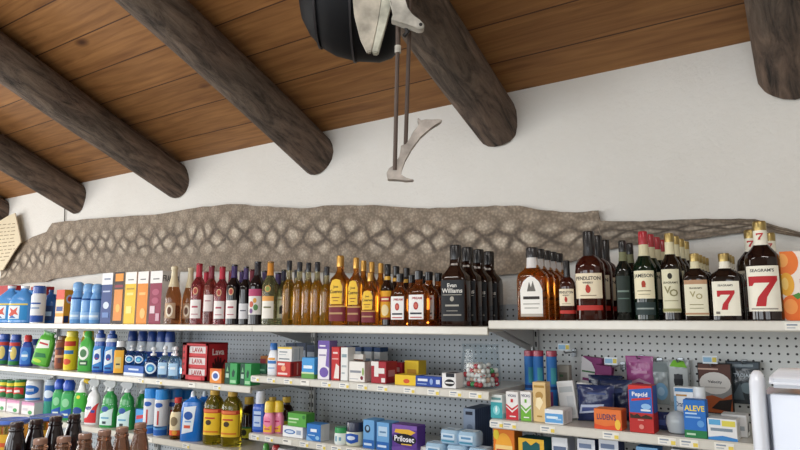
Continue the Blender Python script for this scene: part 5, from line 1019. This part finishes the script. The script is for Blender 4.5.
# ---------------------------------------------------------------- shelf below the medicines
def low(lb, px0, px1, tp, col, faces, D=.07, Y=2.09, name='medicine_box', z=R3): return carton(name, lb, 'box', px0, px1, tp, Y, z, D, col, faces, Hh=None)
low('orange box with a sun design at the start of the lowest visible shelf', 494.5, 516, 428.5, 'dc7a2a', {'F': [('e', .5, .7, .42, .25, 'eca83a'), ('r', .1, .62, .9, .78, 'f0d08a'), ('r', 0.15, 0.676, 0.85, 0.724, 'b8402c'), ('e', .15, .92, .14, .07, 'd9c43a'), ('p', [(.35, .4), (.5, .56), (.65, .4)], 'f0c060')]})
low('teal and yellow box beside the orange box, lowest visible shelf', 520, 546, 437.5, '1f5a5c', {'F': [('r', 0, 0, .16, 1, 'e0b23a'), ('r', .84, 0, 1, 1, 'e0b23a'), ('p', [(0, .9), (.3, .96), (.5, .9), (.7, .96), (1, .9), (1, 1), (0, 1)], 'e0b23a'), ('r', 0.28, 0.710, 0.72, 0.770, '9ad0c8')]})
low('tall navy and white box after the teal one, lowest visible shelf', 554, 570, 437, 'd9dde2', {'F': [('r', 0, 0, 1, .72, '2f4f8c'), ('r', .1, .8, .9, .88, '5f6f8c'), ('r', 0.10, 0.625, 0.90, 0.655, 'c9d8ee')]})
for px0, px1, lb in [(580, 598, 'navy box with white top, first of two on the lowest visible shelf'), (602, 622, 'navy box with white top, second of two on the lowest visible shelf')]:
    low(lb, px0, px1, 438.5, '2a3a66', {'F': [('r', 0, .84, 1, 1, 'd3d8e0'), ('r', .1, .88, .8, .94, '6f7f9c'), ('r', .1, .7, .9, .76, '6f86b8')]})
low('blue box under the antacid display, lowest visible shelf', 640, 662, 446.5, '3a7ab8', {'F': [('r', 0, .9, 1, 1, '7fb0d8')]})
low('grey box on the lowest visible shelf at its far end', 676, 700, 449, '9aa4ae', {'F': [('r', 0, .9, 1, 1, 'c9d0d6')]})
# below the lower middle shelf
for px, col, lb, kd in [(265, '6ab43c', 'lime green bottle top below the blue medicine bottle', 'greenb'), (275, '', 'purple bottle top below the pink medicine bottles', 'winspray')]:
    bottle(kd, lb, px, 440.5, 2.13, M4, .032, Hh=.19)
mb = MB()
for px0, px1, col, lb in [(280, 293, 'd3d3d6', 'white rounded tub below the green box'), (296, 312, 'cfd3d8', 'pale tub below the blue lettered box'), (316, 330, 'bfc6d0', 'pale grey-blue tub on the shelf under the small jar')]:
    m2 = MB(); w = (PX(px1, 2.1, M4)-PX(px0, 2.1, M4))/2
    m2.loft([(0, w*.9, .04, 3), (.01, w, .045, 3), (.15, w, .045, 3), (.165, w*.93, .04, 2.6)], mat(col, 'gloss'), 20)
    o = m2.build('plastic_tub'); 
    l = MB(); l.loft([(.164, w*.96, .043, 2.6), (.185, w*.94, .042, 2.6), (.19, w*.85, .036, 2.6)], mat(col, 'gloss'), 20); l.build('lid', o)
    o.location = (PX((px0+px1)/2, 2.12, M4), 2.12, M4+.0006); tag(o, lb, 'tub')
mb.bm.free()
# ================================================================ lowest cleaner shelf
S3 = 'cleaners on the lowest shelf'
pk = {'F': [('r', 0, .82, 1, 1, 'c98ab0'), ('p', [(0, .7), (1, .78), (1, .86), (0, .82)], 'd9a8c4'), ('e', .7, .2, .16, .16, '4a9a5a'), ('r', .1, .3, .5, .5, 'c9c4cc')], 'T': [('r', 0, 0, 1, 1, 'd3b8c8')]}
hb = .075
for px0, px1, lb in [(-6, 5, 'white and pink box under the green cans at the far end of the shelf'), (6, 18.5, 'white and pink box under the green cans, second along'), (21, 33.5, 'white and pink box under the wipes canister')]:
    carton('trash_bag_box', lb, 'box', px0, px1, 0, 2.09, L3, .10, 'e0dcdd', pk, group='white and pink boxes', Hh=hb)
KINDS['grcan'] = dict(name='cleanser_can', cat='can', body=[(0, 1), (.94, 1), (.95, 1.03), (1, 1.03)], mat=M_('2f7a42'), caps=[], labels=[('label', .02, .93, 0, 2.9, lab('2f7a42', ('r', 0, .72, 1, .92, 'e3d13a'), ('p', [(.1, .2), (.6, .3), (.9, .2), (.9, .6), (.4, .66), (.1, .56)], 'cf3a32'), ('p', [(.3, .34), (.7, .36), (.66, .5), (.32, .48)], 'ece6e0')))])
for px, lb in [(-2, 'fourth'), (5, 'third'), (12, 'second'), (19.5, 'first')]:
    bottle('grcan', lb+' green cleanser can with yellow and red label, counting from the wipes canister', px, 379.5, 2.15, L3+hb+.002, .034, 'green cleanser cans', rz=30)
bottle('wipes', 'white wipes canister with a big blue oval', 34, 380, 2.155, L3+hb+.002, .049, 'wipes canisters', rz=25)
bottle('wipesblue', 'blue and teal wipes canister with pale lid beside the white one', 50.5, 379.5, 2.17, L3, .041, 'wipes canisters', rz=25)
bottle('greencap', 'green cleaner with blue cap beside the blue wipes canister', 57.5, 379, 2.13, L3, .038, S3, rz=25)
bottle('greencap', 'green cleaner with blue cap beside the white bent-neck bottle', 67, 380, 2.12, L3, .042, S3, rz=25)
bottle('bowl', 'white and green toilet cleaner with a bent neck and yellow cap', 80, 378.5, 2.125, L3, .042, rz=22)
bottle('trigred', 'white and red spray bottle with a slanting red label', 92.5, 379, 2.12, L3, .048, rz=18)
bottle('trig', 'green spray bottle with white trigger next to the red and white one', 108.5, 380, 2.115, L3, .052, 'green spray bottles', rz=18)
bottle('trig', 'second green spray bottle with white trigger', 125.5, 381, 2.12, L3, .05, 'green spray bottles', rz=18)
bottle('trig', 'third green spray bottle, partly behind the small blue box', 140, 383, 2.20, L3, .040, 'green spray bottles', rz=18)
carton('sponge_box', 'small sky-blue box with red print beside the white and blue spray cans', 'box', 134.5, 143.5, 409, 2.09, L3, .03, '4f9ad8', {'F': [('p', [(.1, .55), (.9, .65), (.9, .8), (.1, .72)], 'c23a44'), ('r', .1, .15, .9, .3, 'b9daf0')]})
for (px, Y), lb in zip([(149.5, 2.11), (160.5, 2.108)], ['white spray can with blue cap beside the small sky-blue box', 'white spray can with blue cap, second in the front row']):
    bottle('lyso', lb, px, 388, Y, L3, .0345, 'white and blue spray cans', rz=25)
bottle('lyso', 'white spray can with blue cap, standing back behind the orange-brown bottle', 173.5, 389, 2.19, L3, .0345, 'white and blue spray cans', rz=25)
bottle('lyso', 'white spray can with blue cap, furthest back behind the tall blue bottles', 184.5, 389.5, 2.27, L3, .0345, 'white and blue spray cans', rz=25)
bottle('juice', 'orange-brown liquid cleaner with red cap before the tall blue bottle', 176.5, 397.5, 2.10, L3, .034, rz=22)
bottle('bluej', 'tall blue bottle with slanting white label and small white cap', 191.5, 391, 2.11, L3, .056, 'tall blue bottles', rz=22)
bottle('bluej', 'second tall blue bottle standing behind the first', 203, 391, 2.21, L3, .056, 'tall blue bottles', rz=22)
bottle('goldoil', 'golden cleaner bottle with yellow label at the shelf edge', 213, 390, 2.115, L3, .049, 'golden cleaner bottles', rz=20)
bottle('goldoil', 'second golden cleaner bottle with yellow label, nearer the brown bottle', 231, 391, 2.125, L3, .049, 'golden cleaner bottles', rz=20)

# ================================================================ stand in front with brown bottles and tubs
TZ = 1.05
root = empty('display_stand', (-2.2, 1.05, 0)); m = mat('8d8478', 'gloss')
mb = MB(); mb.box((0, 0, TZ-.02), (1.25, 1.2, .04), m, .006, 2); mb.build('top', root, 0)
mb = MB(); mb.box((0, 0, TZ/2-.02), (1.15, 1.1, TZ-.045), mat('6f675c'), .004); mb.build('cabinet', root, 0)
tag(root, 'low stand in front of the shelves carrying brown bottles and blue-lidded tubs', 'stand')
def beer(glass, k):
    return dict(name='brown_bottle', cat='bottle', body=[(0, .93), (.015, 1), (.66, 1), (.74, .95), (.81, .82), (.865, .68), (.885, .66), (.89, .72), (.905, .74), (.92, .71), (.925, .62), (.945, .61)], mat=M_(glass, k),
      caps=[('cap', [(.943, .64), (.955, .66), (.99, .64), (1, .56)], M_('94705f' if k == 'glass' else '3a2a28', 'gloss'))], labels=[('label', .14, .46, 0, 2.2, lab('8e7a62', ('r', .1, .4, .9, .6, 'c9b48a')))])
KINDS['beer'] = beer('b98a70', 'glass'); KINDS['cola'] = beer('1c1114', 'dark')
for (px, py, X, Y), lb in zip([(10, 422.5, -2.113, 1.009), (30, 420, -2.113, 1.067), (50, 417, -2.118, 1.133), (69, 415, -2.114, 1.193)], ['first', 'second', 'third', 'last']):
    bottle('cola', lb+' dark brown bottle in the far row, counting from the picture edge towards the shelf', px, py, Y, TZ, .0285, 'dark brown bottles in the far row', Hh=.243)
for (px, py, X, Y), lb in zip([(33, 438, -1.79, .917), (57, 436, -1.767, .967), (79, 433, -1.762, 1.026), (99, 430, -1.762, 1.084), (117, 427, -1.767, 1.143), (136, 423, -1.785, 1.218)], ['first', 'second', 'third', 'fourth', 'fifth', 'last']):
    bottle('beer', lb+' lighter brown bottle in the near row, counting from the picture edge towards the shelf', px, py, Y, TZ, .0265, 'brown bottles in the near row', Hh=.24)
def tub(px, py, Y, R, col, lb):
    X = PX(px, Y, TZ+.18); Hh = PZ(py, X, Y)-TZ
    root = empty('snack_tub', (X, Y, TZ+.0006))
    mb = MB(); mb.loft([(0, R*.88, R*.88, 2), (.006, R*.92, R*.92, 2), (Hh-.02, R*.96, R*.96, 2)], mat(col, 'glass'), 28)
    mb.build('container', root)
    mb = MB(); mb.loft([(Hh-.014, R, R, 2), (Hh-.012, R*1.04, R*1.04, 2), (Hh-.003, R*1.04, R*1.04, 2), (Hh, R*.99, R*.99, 2), (Hh-.002, R*.9, R*.9, 2)], mat('4f74d2', 'gloss'), 36); mb.build('lid', root)
    mb = wrap([(0, R*.92, R*.92, 2), (Hh, R*.96, R*.96, 2)], .04, Hh-.05, .4*R, 2.2*R, lab('d6a832', ('r', .1, .4, .9, .6, 'c9562c'))); mb.build('label', root)
    return tag(root, lb, 'tub', 'blue-lidded tubs')
tub(13, 419, 1.29, .058, 'c98a2c', 'amber tub with a flat blue lid at the picture edge behind the brown bottles')
tub(47, 415.5, 1.43, .060, 'c9762c', 'orange tub with a flat blue lid nearer the white toilet cleaner')

# ================================================================ white machine at the counter
CZ = 1.12; MY = .82
mx0 = PX(760, MY, 1.35)
root = empty('checkout_counter', (.35, .95, 0)); mb = MB(); mb.box((0, 0, CZ-.02), (1.1, .55, .04), mat('9a8a74', 'gloss'), .004); mb.build('top', root, 0)
mb = MB(); mb.box((0, 0, CZ/2-.021), (1.02, .5, CZ-.043), mat('7a6650')); mb.build('cabinet', root, 0); tag(root, 'brown counter under the white machine', 'counter')
WM = mat('ccd0d9', 'gloss'); GM = mat('8e93a6', 'gloss')
top = PZ(371, mx0, MY)
hh = top-CZ
root = empty('countertop_machine', (mx0, MY, CZ+.0006))
mb = MB()
def post(x, w):
    b = MB(); b.loft([(0, w/2, .026, 3), (hh-.03, w/2, .024, 3), (hh-.012, w/2*.97, .022, 3), (hh-.004, w/2*.8, .017, 2.6), (hh, w/2*.4, .008, 2.2)], WM, 24, ctr=(x, .004))
    return b.build('side_post', root, 50)
post(.010, .0155); post(.40, .019)
mb = MB(); mb.box((.204, 0, hh*.5-.0105), (.366, .014, hh-.025), mat('d2d8e6', 'gloss'), .004, 2); mb.build('front_panel', root, 40)
mb = MB(); mb.prism([(-.008, hh-.017), (-.009, hh-.009), (.003, hh-.002), (.10, hh-.002), (.10, hh-.017)], .022, .386, WM)
for v in mb.bm.verts: v.co = Vector((v.co.y, v.co.x, v.co.z))
bmesh.ops.bevel(mb.bm, geom=list(mb.bm.edges), offset=.004, segments=2, affect='EDGES', clamp_overlap=True)
mb.build('top_lip', root, 40)
mb = MB(); mb.box((.205, .062, hh*.5-.012), (.384, .09, hh-.028), GM); mb.build('housing', root, 0)
tag(root, 'white plastic machine with a rounded side post, standing in front of the medicine shelf', 'machine')

# ================================================================ old black drum hanging from the roof
HD = 1.78                                                       # distance along the viewing axis
k = HD/FPX
HO = Vector((0, 0, EYE)) + Vector((-SY, CY, 0))*HD
HRx = Vector((CY, SY, 0)); HBk = Vector((-SY, CY, 0))
ctr = RAYY(370, 0, 1.0); ctr = Vector((0, 0, EYE)) + (ctr-Vector((0, 0, EYE)))*(HD/((ctr-Vector((0, 0, EYE))).dot(HBk)))
hang = empty('hanging_drum', ctr, YAW)
def hp(x, y, d=0):
    p = RAYY(x, y, 1.0)-Vector((0, 0, EYE)); p = Vector((0, 0, EYE))+p*((HD+d)/p.dot(HBk))-ctr
    return (p.dot(HRx), p.z)
k = (hp(370, 0)[1]-hp(370, 55)[1])/55
BLK = mat('0b0c10', 'leather'); MATS[('0b0c10', 'leather')].node_tree.nodes['Principled BSDF'].inputs['Roughness'].default_value = .6
OLD = mat('b9b2a4', 'worn'); CST = mat('c2bab0', 'worn'); IRN = mat('52443c', 'cast')
mb = MB()
rp = [(-66, 4), (-63, 20), (-56, 34), (-46, 45), (-32, 53), (-12, 58), (10, 59), (22, 55), (30, 47), (31, 10)]
mb.loft([(x*k, r*k, r*k, 2) for x, r in rp], BLK, 40)
for v in mb.bm.verts: v.co = Vector((v.co.z-.004, v.co.y, v.co.x+.004))
mb.build('drum', hang, 50)
for x, r in ((-47, 45.2), (-14, 58.2)):
    mb = MB(); mb.loft([((x-1)*k, r*k, r*k, 2), ((x-1)*k, (r+.9)*k, (r+.9)*k, 2), ((x+1)*k, (r+1.6)*k, (r+1.6)*k, 2), ((x+1.2)*k, r*k, r*k, 2)], mat('2c2a2c', 'leather'), 40, caps=False)
    for v in mb.bm.verts: v.co = Vector((v.co.z-.004, v.co.y, v.co.x+.004))
    mb.build('strap', hang, 50)
def plate(name, poly, y0, y1, m, bev=.003):
    b = MB(); b.prism([hp(q[0], q[1], y0) for q in poly], y0, y1, m)
    if bev: bmesh.ops.bevel(b.bm, geom=list(b.bm.edges), offset=bev, segments=2, affect='EDGES', clamp_overlap=True)
    return b.build(name, hang, 45)
plate('weathered_board', [(350, -60), (351, -20), (354, 14), (360, 38), (367, 52), (372, 51), (378, 20), (384, -20), (386, -60)], -.178, -.160, OLD)
plate('weathered_board', [(386.5, -60), (384.5, -20), (378.5, 20), (372, 52), (378, 52.5), (386, 24), (395, -12), (400, -60)], -.182, -.158, mat('c4bdae', 'worn'))
plate('cast_bracket', [(388, -30), (390, 0), (394, 13), (391, 19), (399, 21.5), (409, 24), (418, 28.5), (423.5, 28), (424.5, 24), (420, 20), (412, 15), (407, 8), (404, -2), (402, -30)], -.22, -.19, CST, .002)
b = MB(); b.loft([(0, .0045, .0045, 2), (.034, .0045, .0045, 2)], mat('1a1818', 'cast'), 14)
for v in b.bm.verts: v.co = Vector((v.co.x, v.co.z, v.co.y))
x, z = hp(420.7, 24.5, -.22); o = b.build('bolt_hole', hang); o.location = (x, -.2215, z)
b = MB()
def P3(x, y, d): q = hp(x, y, d); return (q[0], d, q[1])
b.tube([P3(398, 14, -.185), P3(397.8, 50, -.185), P3(397.6, 50.3, -.185), P3(394.8, 170, -.185)], [.0062, .0062, .0055, .0055], IRN, 10); b.build('rod', hang)
b = MB(); b.tube([P3(397.9, 46, -.185), P3(397.9, 53, -.185)], .0085, CST, 10); b.build('collar', hang)
b = MB(); b.tube([P3(411, -25, -.165), P3(409, 40, -.165), P3(405.5, 148, -.165)], .0055, IRN, 10); b.build('rod', hang)
b = MB(); b.tube([P3(404, 24, -.188), P3(408, 32, -.188), P3(404, 36, -.178)], .006, mat('2c2826', 'cast'), 8); b.build('clip', hang)
fp = [(95, 340), (82, 365), (88, 395), (150, 395), (175, 403), (220, 400), (218, 395), (180, 391), (152, 374), (157, 345), (176, 300), (207, 240), (252, 183), (305, 134), (348, 112), (362, 99), (345, 94), (310, 97), (275, 95), (255, 104), (241, 87), (237, 98), (250, 118), (215, 160), (182, 222), (155, 226), (148, 285), (120, 328)]
plate('cast_foot', [(370+a/5, 100+c/5) for a, c in fp], -.186, -.160, mat('b5aca4', 'worn'), .003)
b = MB(); zt = WTOP+(WALLY-ctr.y)*SL-ctr.z
b.tube([(-.03, 0, .15), (-.03, 0, zt)], .01, IRN, 10); b.build('hanger', hang)
tag(hang, 'old black drum with weathered white boards, hung over two rods and a cast foot', 'hanging antique')

# ================================================================ light and camera
def area(name, loc, rot, sx, sy, power, col):
    l = bpy.data.lights.new(name, 'AREA'); l.shape = 'RECTANGLE'; l.size = sx; l.size_y = sy; l.energy = power; l.color = col
    o = bpy.data.objects.new(name, l); C.objects.link(o); o.location = loc; o.rotation_euler = rot; return o
for i, ((a, b), p) in enumerate(zip(wins, (96, 66, 42))):
    area('window_daylight_%d' % (i+1), ((a+b)/2, YB-.22, 1.85), (math.radians(90), 0, 0), b-a, 2.0, p, (.93, .97, 1))
area('window_daylight_4', (XL+.06, -.5, 1.6), (math.radians(90), 0, math.radians(-90)), 3.7, 1.3, 105, (1, .97, .92))
w = bpy.data.worlds.new('sky'); SC.world = w; w.use_nodes = True
bg = w.node_tree.nodes['Background']; bg.inputs['Color'].default_value = (.85, .92, 1, 1); bg.inputs['Strength'].default_value = 1.0
for i, (x, y) in enumerate([(-4.6, .3), (-2.0, .2), (.4, .3)]):
    area('overhead_fill_%d' % (i+1), (x, y, 2.95), (math.radians(-8), 0, 0), 1.2, .25, 18, (1, .97, .92))  # added fill light from above, out of view and without any fixture
cam = bpy.data.cameras.new('camera'); cam.sensor_width = 36; cam.lens = FPX/800*36; cam.clip_start = .05
co = bpy.data.objects.new('camera', cam); C.objects.link(co)
co.location = (0, 0, EYE); co.rotation_euler = (math.pi/2+PIT, 0, YAW)
SC.camera = co
vs = SC.view_settings; vs.view_transform = 'Standard'; vs.look = 'None'; vs.gamma = 1; vs.exposure = 0.08; vs.use_curve_mapping = False
SC.cycles.use_denoising = True; SC.cycles.transparent_max_bounces = 24
